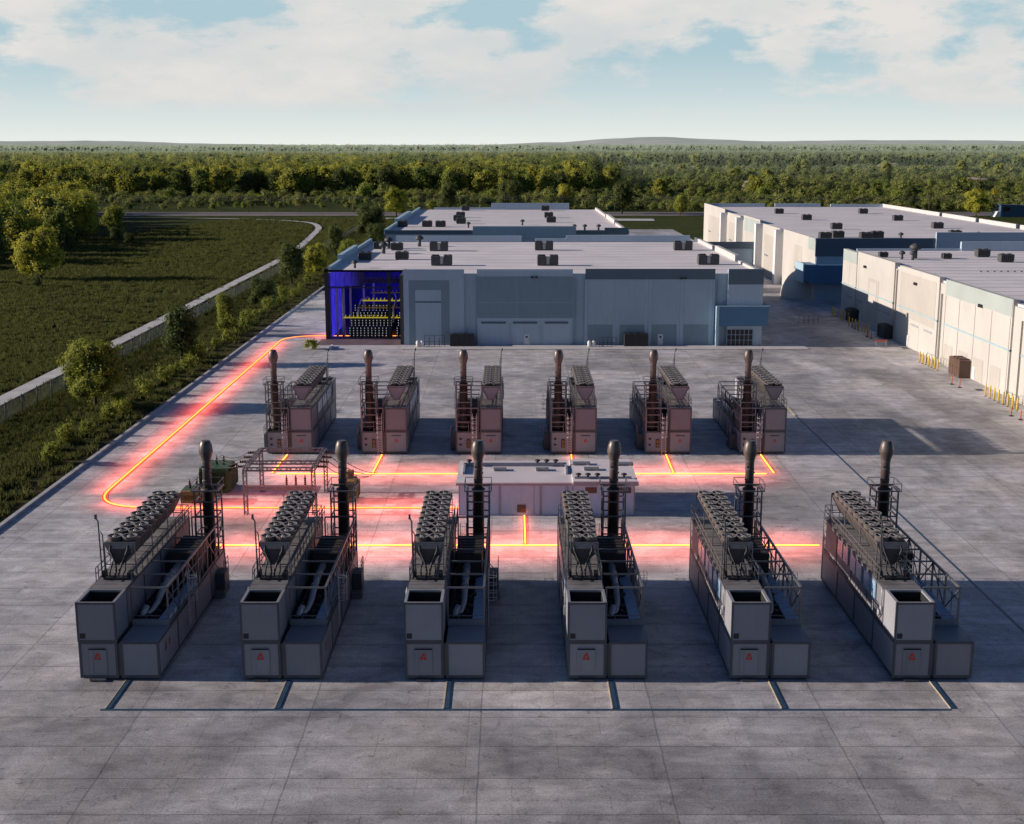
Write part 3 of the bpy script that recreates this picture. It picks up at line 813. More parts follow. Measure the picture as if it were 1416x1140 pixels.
def ladder(g, x, y, z0, z1, wx, wy, cage_dir):
    # wx,wy: half-width vector; cage_dir: outwards
    a = Vector((x,y,z0)); W = Vector((wx,wy,0)); D = Vector(cage_dir)
    for s in (-1,1): g.bar(a+W*s, a+W*s+Vector((0,0,z1-z0+.9)), .055)
    z = z0+.3
    while z < z1: g.bar((x-wx,y-wy,z), (x+wx,y+wy,z), .04); z += .32
    z = z0+2.2
    while z < z1+.9:
        P = [a+W*-1.25, a+W*-1.25+D*.5, a+W*-.5+D*.8, a+W*.5+D*.8, a+W*1.25+D*.5, a+W*1.25]
        P = [Vector((p.x,p.y,z)) for p in P]
        for q in range(5): g.bar(P[q], P[q+1], .035)
        z += .62
    for q in (-1.25,-.5,.5,1.25):
        o = a+W*q+D*(.5 if abs(q) > 1 else .8); g.bar((o.x,o.y,z0+2.2), (o.x,o.y,z1+.7), .03)

def fan_parts():
    ring = MB()
    n = 20; R1, R2 = .56, .47
    prof = [(R1*.96,0),(R1,.05),(R1,.30),(R1*1.06,.36),(R2*1.05,.36),(R2,.30),(R2*.98,.02)]
    ring.lathe(0,0,prof[:4],n,True,False,False); ring.mi = 1; ring.lathe(0,0,prof[3:5],n,False,False,False); ring.mi = 2; ring.lathe(0,0,prof[4:],n,True,False,False); ring.mi = 1
    for k in range(4):
        a = k*math.pi/2+.4; ring.bar((math.cos(a)*.1,math.sin(a)*.1,.33),(math.cos(a)*.5,math.sin(a)*.5,.33),.03)
    bl = MB()
    for k in range(6):
        a = k*math.pi/3; c, s = math.cos(a), math.sin(a)
        P = [(.12,-.07,.12),(.46,-.13,.10),(.46,.12,.24),(.12,.07,.22)]
        b = len(bl.v); bl.v += [(x*c-y*s, x*s+y*c, z) for x,y,z in P]; bl.face([b,b+1,b+2,b+3])
    hb = MB(); hb.lathe(0,0,[(.19,.08),(.19,.30),(.13,.36)],10)
    return ring.mesh('fan', [M['ring'], M['lip'], M['dark']]), bl.mesh('blades', M['blade']), hb.mesh('hub', M['hub'])
FAN = fan_parts()

def make_unit():
    u = empty('generator_unit', (0,0,0), 0)
    F = M['frame']
    g = MB(); framed(g, 0,0,.18, 2.8,LEN,2.95, 4); g.mi = 1
    for y in (.3, 7, 14, LEN-.8): g.box(.15,y,.0,2.65,y+.5,.18)
    g.box(.8,-.35,.03,1.9,0,.16)
    lower = g.build('lower_container', [M['cont'], F], u)
    d = MB(); d.box(.72,-.012,.45,1.98,.049,2.35)
    for q in ((.70,-.02,.43,.74,.0,2.37),(1.96,-.02,.43,2.0,.0,2.37)): d.box(*q)
    d.box(.95,-.04,.55,1.0,-.01,2.2)
    d.build('door', [M['cont'], M['cont2']], lower)
    h = MB(); h.box(.72,-.06,2.36,1.98,-.022,2.44); h.box(.8,LEN+.0,2.36,2.0,LEN+.04,2.42)
    h.build('door_canopy', M['black'], lower)
    e = MB(); emblem(e, 1.35, -.03, 1.85, .48, 'f'); e.build('emblem', M['red'], lower, fix=False)
    e = MB(); emblem(e, 1.4, LEN-.03, 1.75, .42, 'b'); e.build('emblem', M['red'], lower, fix=False)
    # upper
    g = MB(); framed(g, 0,2.9,2.98, 2.8,LEN,5.92, 4)
    up = g.build('upper_container', [M['cont2'], F], u)
    g = MB(); g.box(.08,3.0,5.9,2.72,LEN-.1,5.935); 
    for y in range(4,21,2): g.box(.1,y,5.935,2.7,y+.05,5.965)
    g.build('roof_deck', M['rooftop'], up)
    for y0 in (5.2,7.0,9.3,11.1,13.4,15.2):
        g = MB(); g.box(-.02,y0,4.25,.04,y0+1.5,5.62); g.build('side_window', M['glass_blue'], up)
    # open-topped air intake box at the front end
    g = MB(); t = .2
    g.box(0,0,2.98,t,2.88,5.95); g.box(2.8-t,0,2.98,2.8,2.88,5.95); g.box(t,0,2.98,2.8-t,t,5.95); g.box(t,2.88-t,2.98,2.8-t,2.88,5.95)
    g.box(t,t,2.98,2.8-t,2.88-t,3.05)
    g.mi = 1
    for x0,x1 in ((-.025,.12),(2.68,2.825)):
        for y0,y1 in ((-.025,.12),): g.box(x0,y0,2.96,x1,y1,5.97)
    g.box(.12,-.02,2.97,2.68,.0,3.1); g.box(.12,-.02,5.8,2.68,.0,5.97)
    g.box(-.02,.12,2.97,0,2.86,3.1); g.box(2.8,.12,2.97,2.82,2.86,3.1)
    ih = g.build('air_intake_box', [M['cont'], F], u)
    g = MB(); q = t+.012
    g.box(q,q,3.06,2.8-q,2.88-q,3.1); g.box(q,q,3.1,q+.02,2.88-q,5.80); g.box(2.8-q-.02,q,3.1,2.8-q,2.88-q,5.80); g.box(q+.02,q,3.1,2.8-q-.02,q+.02,5.8); g.box(q+.02,2.88-q-.02,3.1,2.8-q-.02,2.88-q,5.8)
    for k in range(7): g.box(t+.15+k*.36,t+.02,3.1,t+.18+k*.36,2.6,4.1)
    g.build('intake_dark_liner', M['black'], ih)  # black liner paints the hollow's darkness, with thin baffle plates low down
    g = MB(); g.box(.18,-.03,3.22,.55,-.003,3.6); g.build('vent_grille', M['dark'], ih)
    # railings on the top
    g = MB(); railing(g, [(.06,21.9,5.95),(.06,5.2,5.95),(.06,4.6,5.95)]); railing(g, [(2.74,4.6,5.95),(2.74,21.9,5.95)]); railing(g, [(.06,21.93,5.95),(2.74,21.93,5.95)], sp=.7)
    g.build('roof_railing', M['rail'], up)
    # V cooler
    x0, x1, y0, y1 = .25, 2.55, 6.4, 20.6
    g = MB()
    g.mi = 0
    prof = [(1.05,6.75),(x0,8.28),(x0,8.42),(x1,8.42),(x1,8.28),(1.75,6.75)]
    g.prism(prof, 'y', y0, y1)
    g.mi = 1
    for k in range(10):
        y = y0+(y1-y0)*k/9
        for s in (-1,1):
            xa = 1.05 if s < 0 else 1.75; xb = x0 if s < 0 else x1
            g.bar((xa+s*.02,y,6.75),(xb+s*.02,y,8.36),.06,.06)
    for yy in (y0, y0+4.7, y0+9.4, y1):
        for x in (x0,x1): g.bar((x,yy,5.95),(x,yy,8.3),.07)
        g.bar((x0,yy,6.7),(x1,yy,6.7),.07)
    g.box(x0-.02,y0-.02,8.36,x1+.02,y0+.0,8.48); g.box(x0-.02,y1,8.36,x1+.02,y1+.02,8.48)
    g.mi = 2; g.prism([(1.1,6.85),(x0+.12,8.3),(x1-.12,8.3),(1.7,6.85)], 'y', y1, y1+.04)
    g.mi = 3; g.prism([(x0+.25,7.95),(x0+.08,8.34),(x1-.08,8.34),(x1-.25,7.95)], 'y', y0-.04, y0)
    ck = g.build('radiator_cooler', [M['grille'], M['steel'], M['cont'], M['steel']], u)
    for k in range(9):
        for xx in (.83,1.97):
            yy = 7.2+k*1.56
            f = bpy.data.objects.new('fan', FAN[0]); col.objects.link(f); f.parent = ck; f.location = (xx,yy,8.42)
            # blades and hub stay meshes of their own, hung on the cooler beside their ring
    bl = MB()
    for k in range(9):
        for xx in (.83,1.97):
            yy = 7.2+k*1.56
            for nm_, me_ in (('fan_blades',FAN[1]),('fan_hub',FAN[2])):
                o = bpy.data.objects.new(nm_, me_); col.objects.link(o); o.parent = ck; o.location = (xx,yy,8.42)
    # coolant pipes at the cooler's front
    g = MB()
    for s in (-1,1):
        xx = 1.4+s*.12
        g.tube([(xx,5.2,6.1),(xx,5.6,6.4),(xx+s*.15,6.0,7.0),(xx+s*.55,6.1,7.9),(xx+s*.55,6.35,8.2)], .085, 7)
        g.tube([(xx+s*.35,5.0,6.1),(xx+s*.45,5.7,6.5),(xx+s*.30,6.1,7.2),(xx+s*.8,6.2,7.7)], .06, 6)
    g.box(.5,4.9,5.97,2.3,5.2,6.15); g.box(.3,5.3,5.97,.5,6.0,6.5); g.box(2.2,5.2,5.97,2.5,6.0,6.4)
    g.tube([(.4,5,6.05),(2.5,5,6.05)], .07, 6); g.tube([(.3,4.8,6.2),(.3,6,6.2)], .05, 6)
    g.build('coolant_pipe', M['dark'], u)
    g = MB()
    g.tube([(.28,5.4,5.95),(.22,5.4,10.4),(.05,5.4,10.75)], .06, 6); g.tube([(.45,5.6,5.95),(.42,5.6,9.3),(.3,5.5,9.6)], .045, 6); g.bar((.25,5.4,7.2),(.5,5.6,7.2),.05)
    g.bar((.25,5.4,8.2),(.5,5.6,8.2),.05); g.box(.0,5.3,10.6,.14,5.5,10.95)
    g.build('vent_mast', M['frame'], u)
    g = MB(); g.box(-.16,3.1,4.0,-.02,3.5,4.5); g.box(-.14,3.7,3.6,-.02,4.1,4.1); g.tube([(-.1,3.3,4.5),(-.1,3.3,5.5),(-.05,3.5,5.9)], .04, 6)
    g.build('side_gauge', M['white_rail'], u)
    # auxiliary lower container
    ax0, ax1 = 3.0, 5.82
    g = MB(); framed(g, ax0,.02,.18, ax1,LEN-.02,2.93, 4); g.mi = 1
    for y in (.3, 7, 14, LEN-.8): g.box(ax0+.15,y,.0,ax1-.15,y+.5,.18)
    g.box(2.8,.1,.3,3.0,.25,2.8); g.box(2.8,LEN-.25,.3,3.0,LEN-.1,2.8)
    aux = g.build('auxiliary_container', [M['cont'], F], u)
    g = MB(); g.box(ax0+.05,.1,2.93,ax1-.05,3.3,2.965); g.build('front_deck', M['cont2'], aux)
    g = MB(); g.box(ax0+.05,3.3,2.93,ax1-.05,LEN-.1,2.96)
    for k in range(30): g.box(ax0+.1, 3.6+k*.3, 2.96, ax1-.9, 3.64+k*.3, 3.0)
    g.build('machine_deck', M['dark'], aux)
    g = MB()
    for (xx,zz) in ((.45,.6),(.45,1.35)): g.box(ax1-xx-.3,LEN-.03,zz+.5,ax1-xx,LEN+.0,zz+.75)
    g.box(4.0,LEN-.03,.85,4.45,LEN+.01,1.95); g.build('vent_grille', M['dark'], aux)
    g = MB(); g.box(4.08,LEN+.0,.95,4.37,LEN+.03,1.3); g.box(4.08,LEN+.0,1.4,4.37,LEN+.03,1.8); g.build('control_label', M['labels'], aux)
    e = MB(); emblem(e, ax1-.02, 2.0, 1.9, .6, 'r'); emblem(e, ax1-.02, 3.0, 1.9, .5, 'r'); e.build('emblem', M['redlite'], aux, fix=False)
    # truss enclosure above the auxiliary container
    g = MB(); X = ax1-.12; Xl = ax0+.0; z0, z1 = 2.95, 5.9; ya = 3.35; yb = LEN-.1
    ysn = [ya+(yb-ya)*k/6 for k in range(7)]
    for k, y in enumerate(ysn):
        g.bar((X,y,z0),(X,y,z1),.13)
        if k < 5 or k == 6: g.bar((Xl,y,z1),(X,y,z1),.12)
        if k < 6:
            a, b = (z0+.2, z1-.1) if k % 2 else (z1-.1, z0+.2)
            g.bar((X,y,a),(X,ysn[k+1],b),.08)
            ym = (y+ysn[k+1])/2; g.bar((X,ym,z0),(X,ym,z1),.06)
            g.bar((X,y,z1-1.0),(X,ysn[k+1],z1-1.0),.06)
    g.bar((X,ya,z1),(X,yb,z1),.16); g.bar((X,ya,z0+.1),(X,yb,z0+.1),.12)
    g.bar((Xl,ya,z0),(Xl,ya,z1),.12); g.bar((Xl,ya,z0+.75),(X,ya,z0+.75),.05)
    g.bar((Xl,yb,z0),(Xl,yb,z1),.12); g.bar((Xl,yb,z0+1.2),(X,yb,z0+1.2),.08)
    g.build('truss_frame', M['rail'], u)
    g = MB(); g.box(ax0,ya-.08,2.97,ax1-.1,ya+.06,3.42); g.build('deck_upstand', M['cont2'], u)
    g = MB()
    for k in range(9): g.prism([(4.80,3.03),(5.6,3.03),(5.6,3.45),(4.80,3.22)], 'y', 3.7+k*1.12, 3.7+k*1.12+1.06)
    g.build('cable_cover', M['blue_panel'], u)
    g = MB()
    g.tube([(3.55,4.4,2.95),(3.5,4.45,3.5),(3.7,4.9,3.9)], [.28,.24,.22], 10)
    g.tube([(3.7,4.6,3.35),(3.95,5.3,3.4),(4.1,6.4,3.7),(4.1,8.0,4.2),(4.1,10,4.5),(4.1,13.2,4.5)], [.12,.18,.22,.25,.26,.26], 12)
    for y in (8.2,9.6,11,12.2): g.tube([(4.1,y,4.27 if y < 9 else 4.47),(4.1,y+.09,4.28 if y < 9 else 4.48)], .32, 12)
    g.build('exhaust_duct', M['duct'], u)
    rn = random.Random(4); g = MB()
    for k in range(16):
        y = 4+k*.62; xx = rn.uniform(3.2,4.6); g.box(xx, y, 2.96, xx+rn.uniform(.15,.5), y+rn.uniform(.2,.5), 3.05+rn.uniform(.15,.8))
    for k in range(6):
        y = 4+k*1.4; g.tube([(3.2,y,3.1),(3.9,y+.3,3.5),(4.7,y,3.2)], .06, 6)
    g.tube([(3.25,4,3.25),(3.25,14,3.25)], .1, 8); g.tube([(3.5,4,3.15),(3.5,14,3.15)], .07, 8)
    g.build('pipework', M['dark'], u)
    g = MB(); g.bbox(3.2,13.2,2.97,5.3,18.2,5.35,.05)
    for k in range(7): g.box(3.22,13.3+k*.75,5.35,5.28,13.4+k*.75,5.40)
    g.build('silencer', M['silencer'], u)
    # exhaust stack in its cage
    sx, sy_ = 4.84, 20.7
    g = MB(); g.lathe(sx,sy_,[(.62,2.97),(.62,3.3),(.5,3.6),(.5,8.7),(.58,8.72),(.58,8.85),(.40,8.95)],20)
    st = g.build('stack_base', M['stack2'], u)
    g = MB(); g.lathe(sx,sy_,[(.38,8.9),(.38,11.35),(.42,11.5),(.60,12.1),(.61,12.25),(.54,12.75),(.40,13.1),(.35,13.15)],20); g.build('exhaust_stack', M['stack'], u)
    g = MB()
    for z in (9.6,10.6,11.3): g.lathe(sx,sy_,[(.385,z),(.41,z+.01),(.41,z+.07),(.385,z+.08)],20)
    for k,z in ((0,10.2),(2.4,11.2),(4,10.8)): 
        g.box(sx+math.cos(k)*.38-.06,sy_+math.sin(k)*.38-.06,z,sx+math.cos(k)*.38+.06,sy_+math.sin(k)*.38+.06,z+.14)
    g.build('stack_clamp', M['frame'], u)
    g = MB(); a = .95
    for sx_ in (-a,a):
        for s2 in (-a,a): g.bar((sx+sx_,sy_+s2,2.97),(sx+sx_,sy_+s2,8.9),.13)
    for z in (5.0,6.6,7.9,8.85):
        P = [(sx-a,sy_-a,z),(sx+a,sy_-a,z),(sx+a,sy_+a,z),(sx-a,sy_+a,z)]
        for k in range(4): g.bar(P[k],P[(k+1)%4],.11)
    a2 = 1.15
    for z in (8.9,9.55):
        P = [(sx-a2,sy_-a2,z),(sx+a2,sy_-a2,z),(sx+a2,sy_+a2,z),(sx-a2,sy_+a2,z)]
        for k in range(4): g.bar(P[k],P[(k+1)%4],.05 if z > 9 else .09)
    for sx_ in (-a2,a2):
        for s2 in (-a2,a2): g.bar((sx+sx_,sy_+s2,8.9),(sx+sx_,sy_+s2,9.55),.05)
    g.build('stack_cage', M['rail'], u)
    # platform rail between the two halves at the rear
    g = MB(); railing(g, [(3.0,16.5,5.9),(3.0,LEN-.1,5.9)], sp=1.1); railing(g, [(ax1-.05,LEN-3.8,2.95),(ax1-.05,LEN-.1,2.95),(ax0+1.2,LEN-.1,2.95)], h=1.1)
    g.build('platform_railing', M['rail'], u)
    g = MB(); ladder(g, 3.45, LEN+.12, .1, 4.4, .26, 0, (0,.8,0)); g.build('end_ladder', M['white_rail'], u)
    g = MB(); ladder(g, ax1+.12, 8.6, .9, 4.6, 0, .26, (.8,0,0)); g.build('side_ladder', M['white_rail'], u)
    g = MB()
    g.box(ax1,17.9,.1,ax1+.8,19.6,2.0); g.mi = 1; railing(g, [(ax1+.77,17.95,2.0),(ax1+.77,19.55,2.0)], h=1.1, sp=.8); g.bar((ax1+.77,17.95,2),(ax1+.05,17.65,3.0),.06)
    for q in (.35,.7): g.box(ax1,16.9+q*.4,.1,ax1+.9,17.3+q*.4,q)
    g.build('service_cabinet', [M['frame'], M['rail']], u)
    return u

unit0 = make_unit()
XF = [-31.4+11.81*k for k in range(6)]
front_lab = ['generator at the left end of the front row, beside the open yard',
 'second generator from the left in the front row, just right of the leftmost one',
 'third generator from the left in the front row, left of the hut',
 'fourth generator from the left in the front row, before the hut right half',
 'fifth generator from the left in the front row, with its blue windowed side showing',
 'generator at the right end of the front row, whole windowed side in view']
back_lab = ['grey generator at the left end of the rear row, behind the steel gantry',
 'second generator from the left in the rear row, right of the gantry',
 'third generator from the left in the rear row, behind the hut left end',
 'fourth generator from the left in the rear row, behind the hut middle',
 'fifth generator from the left in the rear row, behind the hut right end',
 'generator at the right end of the rear row, beside the empty yard']
for k in range(6):
    u = unit0 if k == 0 else copy_tree(unit0)
    u.location = (XF[k], 87.15, 0); tag(u, front_lab[k], 'generator', 'generator units in two rows')
XB = [-30.97+11.94*k for k in range(6)]
for k in range(6):
    u = copy_tree(unit0); u.location = (XB[k]+5.82, 157.17+LEN, 0); u.rotation_euler = (0,0,math.pi)
    tag(u, back_lab[k], 'generator', 'generator units in two rows')

# ------------------------------------------------------------------ channels in the yard
g = MB(); g.box(-28.4,82.0,.004,30.3,82.3,.016); tag(g.build('drain_channel', M['channel']), 'long thin blue drain channel running in front of the front row of generators', 'drain')
for k in range(6):
    x = -28.05+11.68*k
    t = empty('cable_channel', (x,82.3,0), 0, ['leftmost','second from left','third from left','third from right','second from right','rightmost'][k]+' short blue channel at a front row generator', 'channel', 'short channels before the front row')
    g = MB(); g.box(0,0,.006,.32,4.75,.06); g.build('shade_strip', M['channel'], t)
    g = MB(); g.box(-.07,0,.006,-.003,4.75,.075); g.build('lip', M['pale_channel_edge'], t)  # pale strip paints the trench's sunlit edge
g = MB(); g.box(40.9,70,.004,41.14,181,.016); tag(g.build('drain_channel', M['channel']), 'long blue drain channel running away to the right of both generator rows', 'drain')
g = MB(); g.box(40.9,181,.004,41.3,187.2,.05); tag(g.build('drain_channel', M['pale_channel_edge']), 'short pale channel end right of the rear generator row', 'drain')

# ------------------------------------------------------------------ glowing energy lines
def rounded(pts, r, n=10):
    out = [Vector((*pts[0],0))]
    for i in range(1, len(pts)-1):
        p = Vector((*pts[i],0)); a = (Vector((*pts[i-1],0))-p).normalized(); b = (Vector((*pts[i+1],0))-p).normalized()
        s, e = p+a*r, p+b*r
        for k in range(n+1):
            t = k/n; out.append(s*(1-t)**2+p*2*t*(1-t)+e*t*t)
    out.append(Vector((*pts[-1],0))); return [(v.x,v.y) for v in out]
def glow_line(pts, label, w=.30, power=19, lamps=None, branch=False):
    t = empty('glowing_power_line', (0,0,0), 0, label, 'light line', 'glowing lines on the yard')
    def strip(width, z0, z1):
        g = MB(); P = [Vector((*p,0)) for p in pts]
        for i, p in enumerate(P):
            d = (P[min(i+1,len(P)-1)]-P[max(i-1,0)]).normalized(); n = Vector((-d.y,d.x,0))*width/2
            for q, z in ((p-n,z0),(p-n*.8,z1),(p+n*.8,z1),(p+n,z0)): g.v.append((q.x,q.y,z))
        for i in range(len(P)-1):
            for k in range(3): a = i*4+k; g.face([a,a+1,a+5,a+4])
        return g
    hot = M['core'] if w < .2 else M['core_r']
    strip(w, .03, .11).build('core', hot, t)
    strip(w*(2.3 if w < .2 else 3.0), .008, .028).build('halo_strip', M['halo'], t)  # flat emissive strip painting the red halo around the core
    for a, b in (lamps or list(zip(pts[:-1], pts[1:]))):
        yonder = max(a[1], b[1]) > 150 and a[0] < -40
        a = Vector((*a,0)); b = Vector((*b,0)); ln = (b-a).length
        low = yonder or a[0] < -38
        for (hz, wd, pw) in (((1.0,.5,.75),(2.6,2.8,1.5)) if low else (((.9,.5,.6),) if branch else ((1.1,.6,.6),(3.6,8.0,3.4)))):
            ld = bpy.data.lights.new('added_bloom_lamp', 'AREA'); ld.shape = 'RECTANGLE'; ld.size = ln; ld.size_y = wd; ld.spread = R(125) if hz > 2 else R(140)  # unseen lamps added over the line to imitate its bloom
            ld.color = (1,.12,.075) if low else (1,.21,.155); ld.energy = power*ln*pw
            lo = bpy.data.objects.new('added_bloom_lamp', ld); col.objects.link(lo); lo.parent = t
            m_ = (a+b)/2; lo.location = (m_.x,m_.y,hz); lo.rotation_euler = (0,0,math.atan2(b.y-a.y,b.x-a.x))
    return t
loop = rounded([(-22.5,260.5),(-46.5,260.5),(-45.6,132.46),(-5.7,132.46)], 7.5)
glow_line(loop, 'long glowing line from the data hall corner round the left side to the hut', w=.21, power=20,
    lamps=[((-37,260.5),(-41,260.5)),((-46.4,252),(-46.0,195)),((-46.0,195),(-45.65,139)),((-44.2,134.6),(-39,132.5)),((-39,132.46),(-31.5,132.46)),((-31.5,132.46),(-6,132.46))])
glow_line([(-27.9,147.06),(-5.6,147.06)], 'glowing bus line behind the gantry, left of the substation hut', w=.17)
glow_line([(12.9,147.06),(30.2,147.06)], 'glowing bus line running right from the substation hut', w=.17)
glow_line([(-5.6,147.06),(12.9,147.06)], 'glowing bus line passing behind the substation hut roof', w=.17, power=10)
glow_line([(-29,119.22),(29.9,119.22)], 'glowing bus line linking the far ends of the front row generators', w=.15)
glow_line([(1.3,119.6),(1.3,129.5)], 'short glowing branch from the front bus to the middle of the substation hut', w=.15, power=10, branch=True)
nms = ['leftmost','second from left','third from left','third from right','second from right','rightmost']
for k in range(6):
    x0 = XB[k]+2.62; x1 = x0 + [0.3,.3,.3,.3,.3,.3][k]-.3
    glow_line([(x0,156.6),(x0-.2,147.3)], nms[k]+' short glowing branch from a rear row generator', w=.16, power=10, branch=True)

# ------------------------------------------------------------------ substation hut
t = empty('substation_hut', (-5.6,129.7,0), 0, 'low pale substation hut in the middle of the yard', 'hut')
g = MB(); W_, D_ = 18.5, 9.2
g.box(0,0,0,W_,D_,3.35); g.mi = 1
for x in (0,4.2,8.5,11.4,11.9,18.38): g.box(x,-.05,0,x+.12,0,3.35)
g.build('wall', [M['sub'], M['subtrim']], t)
g = MB(); g.box(-.25,-.2,3.35,12.0,D_+.2,3.62); g.box(12.0,-.35,3.35,W_+.3,D_+.2,3.80); g.build('roof', M['subroof'], t)
g = MB(); g.box(-.27,-.23,3.30,12.0,-.2,3.5); g.box(12.0,-.40,3.3,W_+.35,-.35,3.72); g.box(0.3,6.8,3.62,11.6,7.05,4.0); g.box(0.3,3.2,3.62,.5,6.8,3.9); g.box(11.4,3.2,3.62,11.6,6.8,3.95)
g.box(12.2,.7,3.8,18.2,.9,4.02); g.build('roof_trim', M['subtrim'], t)
for (x, y, z) in ((.9,6.9,4.0),(8.4,6.9,4.0),(9.4,6.9,4.0),(10.4,6.9,4.0),(12.6,.8,4.02),(13.6,.8,4.02),(14.6,.8,4.02),(17.4,.8,4.02)):
    g = MB(); g.lathe(x,y,[(.12,z),(.12,z+.15),(.3,z+.18),(.3,z+.32),(.1,z+.40)],10); g.build('roof_vent', M['dark'], t)
for (x, y, w_) in ((3.6,4.7,1.4),(8.2,4.7,1.4),(13.4,4.2,1.6),(12.3,6.6,1.9),(17.0,6.4,1.9)):
    g = MB(); z = 3.62 if x < 12 else 3.8; g.box(x,y,z,x+w_,y+.8,z+.24); g.box(x+.1,y-.15,z,x+.25,y,z+.35); g.box(x+w_-.25,y-.15,z,x+w_-.1,y,z+.35); g.build('roof_box', M['steel'], t)
g = MB(); g.box(6.15,-.08,.35,7.05,-.0,1.15); g.build('vent_grille', M['brown'], t)
for x in (13.3,16.9): 
    g = MB(); g.box(x,-.08,2.45,x+1.2,0,3.05); g.build('vent_grille', M['brown'], t)
for x in (4.4,8.7): 
    g = MB(); g.box(x,-.035,.1,x+.06,0,3.2); g.box(x+3.5 if x < 5 else x+2.5,-.035,.1,x+3.56 if x < 5 else x+2.56,0,3.2); g.build('wall_joint', M['subtrim'], t)

# ------------------------------------------------------------------ switchyard gantry
def lattice(g, a, b, w=.36, n=8, t_=.085):
    a = Vector(a); b = Vector(b); d = (b-a).normalized()
    up = Vector((0,0,1)) if abs(d.z) < .9 else Vector((0,1,0)); r = d.cross(up).normalized()*w/2; u = r.cross(d).normalized()*w/2
    C = [(-1,-1),(1,-1),(1,1),(-1,1)]
    for i, j in C: g.bar(a+r*i+u*j, b+r*i+u*j, t_)
    for k in range(n):
        p, q = a.lerp(b,k/n), a.lerp(b,(k+1)/n)
        for s in range(4):
            c0, c1 = C[s], C[(s+1)%4]
            if k % 2: c0, c1 = c1, c0
            g.bar(p+r*c0[0]+u*c0[1], q+r*c1[0]+u*c1[1], t_*.6)
gy = empty('switchyard_gantry', (-28.1,130.2,0), 0, 'steel lattice gantry with cross beams behind the second generator', 'gantry')
GX, GY, GZ = 7.2, 8.8, 4.9
for x in (0,GX):
    for y in (0,GY):
        g = MB(); lattice(g, (x,y,0), (x,y,GZ), .36, 9); g.build('column', M['rail'], gy)
for (a, b) in (((0,0,GZ),(GX,0,GZ)),((0,GY,GZ),(GX,GY,GZ)),((0,0,GZ),(0,GY,GZ)),((GX,0,GZ),(GX,GY,GZ)),((0,GY*.33,GZ),(GX,GY*.33,GZ)),((0,0,GZ-2.0),(GX,0,GZ-2.0))):
    g = MB(); lattice(g, a, b, .34, 14); g.build('beam', M['rail'], gy)
for x in (3.9,4.9,5.9):
    g = MB(); g.bar((x-.35,2.6,0),(x-.35,2.6,2.2),.09); g.bar((x+.35,2.6,0),(x+.35,2.6,2.2),.09); g.bar((x-.35,2.6,.3),(x+.35,2.6,2.0),.05); g.bar((x-.4,2.6,2.2),(x+.4,2.6,2.2),.12); g.build('support', M['rail'], gy)
    g = MB(); g.lathe(x,2.6,[(.09,2.25)]+[q for k in range(5) for q in ((.16,2.35+k*.22),(.08,2.45+k*.22))]+[(.06,3.6)],8); g.build('insulator', M['porcelain'], gy)
for k in range(4):
    for s in (0,1):
        y = 1.2+k*2.1; x0 = -.2 if s == 0 else GX+.2; sg = -1 if s == 0 else 1
        g = MB(); g.tube([(x0,y,GZ),(x0+sg*1.0,y,GZ-.05)], [.12,.12], 8)
        for q in range(4): g.tube([(x0+sg*(.15+q*.25),y,GZ),(x0+sg*(.2+q*.25),y,GZ)], .19, 8)
        g.build('insulator', M['porcelain'], gy)
def sag(a, b, s, n=10):
    a = Vector(a); b = Vector(b); return [tuple(a.lerp(b,k/n)-Vector((0,0,s*4*(k/n)*(1-k/n)))) for k in range(n+1)]
for k in range(4):
    y = 131.4+k*2.1
    g = MB(); g.tube(sag((-28.1-1.2,y,GZ),(-33.0,138.6+k*.7,3.9),.5), .04, 5); tag(g.build('power_cable', M['wire']), ['nearest','second nearest','third nearest','farthest'][k]+' black cable from the gantry to the big green transformer', 'cable')
for k in range(4):
    y = 131.4+k*2.1
    g = MB(); g.tube(sag((-28.1+GX+1.2,y,GZ),(-15.6+.3*k,134.8+.5*k,2.9),.6), .04, 5); tag(g.build('power_cable', M['wire']), ['nearest','second nearest','third nearest','farthest'][k]+' black cable from the gantry to the small green transformer on its right', 'cable')

def transformer(x, y, lx, ly, h, label, cyl=False):
    t = empty('transformer', (x,y,0), 0, label, 'transformer')
    g = MB(); g.box(-.2,-.2,0,lx+.2,ly+.2,.15); g.build('plinth', M['kerb'], t)
    g = MB(); g.bbox(0,0,.15,lx,ly,h,.06); g.build('tank', M['green'], t)
    n = int(lx/.16)
    g = MB()
    for k in range(n):
        xx = .08+k*(lx-.16)/n; g.box(xx,-.32,.5,xx+.05,-.0,h-.35)
    for k in range(int(ly/.2)): g.box(lx,.1+k*.2,.5,lx+.32,.15+k*.2,h-.35)
    g.build('cooling_fins', M['green'], t)
    for k in range(3):
        g = MB(); xx = lx*(.25+.25*k); g.lathe(xx,ly*.5,[(.1,h)]+[q for i in range(4) for q in ((.15,h+.1+i*.2),(.08,h+.2+i*.2))]+[(.05,h+1.0)],8); g.build('bushing', M['porcelain'], t)
    if cyl:
        g = MB(); g.tube([(.3,ly-.4,h+.45),(lx-.3,ly-.4,h+.45)], .35, 12); g.bar((.6,ly-.4,h),(.6,ly-.4,h+.3),.1); g.bar((lx-.6,ly-.4,h),(lx-.6,ly-.4,h+.3),.1); g.build('conservator', M['green'], t)
    return t
transformer(-34.9,138.0,3.2,4.0,3.0, 'large dark green transformer standing behind the leftmost front stack')
transformer(-36.0,133.9,3.0,2.6,1.5, 'low green transformer with three upright bushings beside the large one')
transformer(-18.6,134.5,1.5,2.2,2.5, 'small green transformer between the gantry and the hut, behind a stack', True)

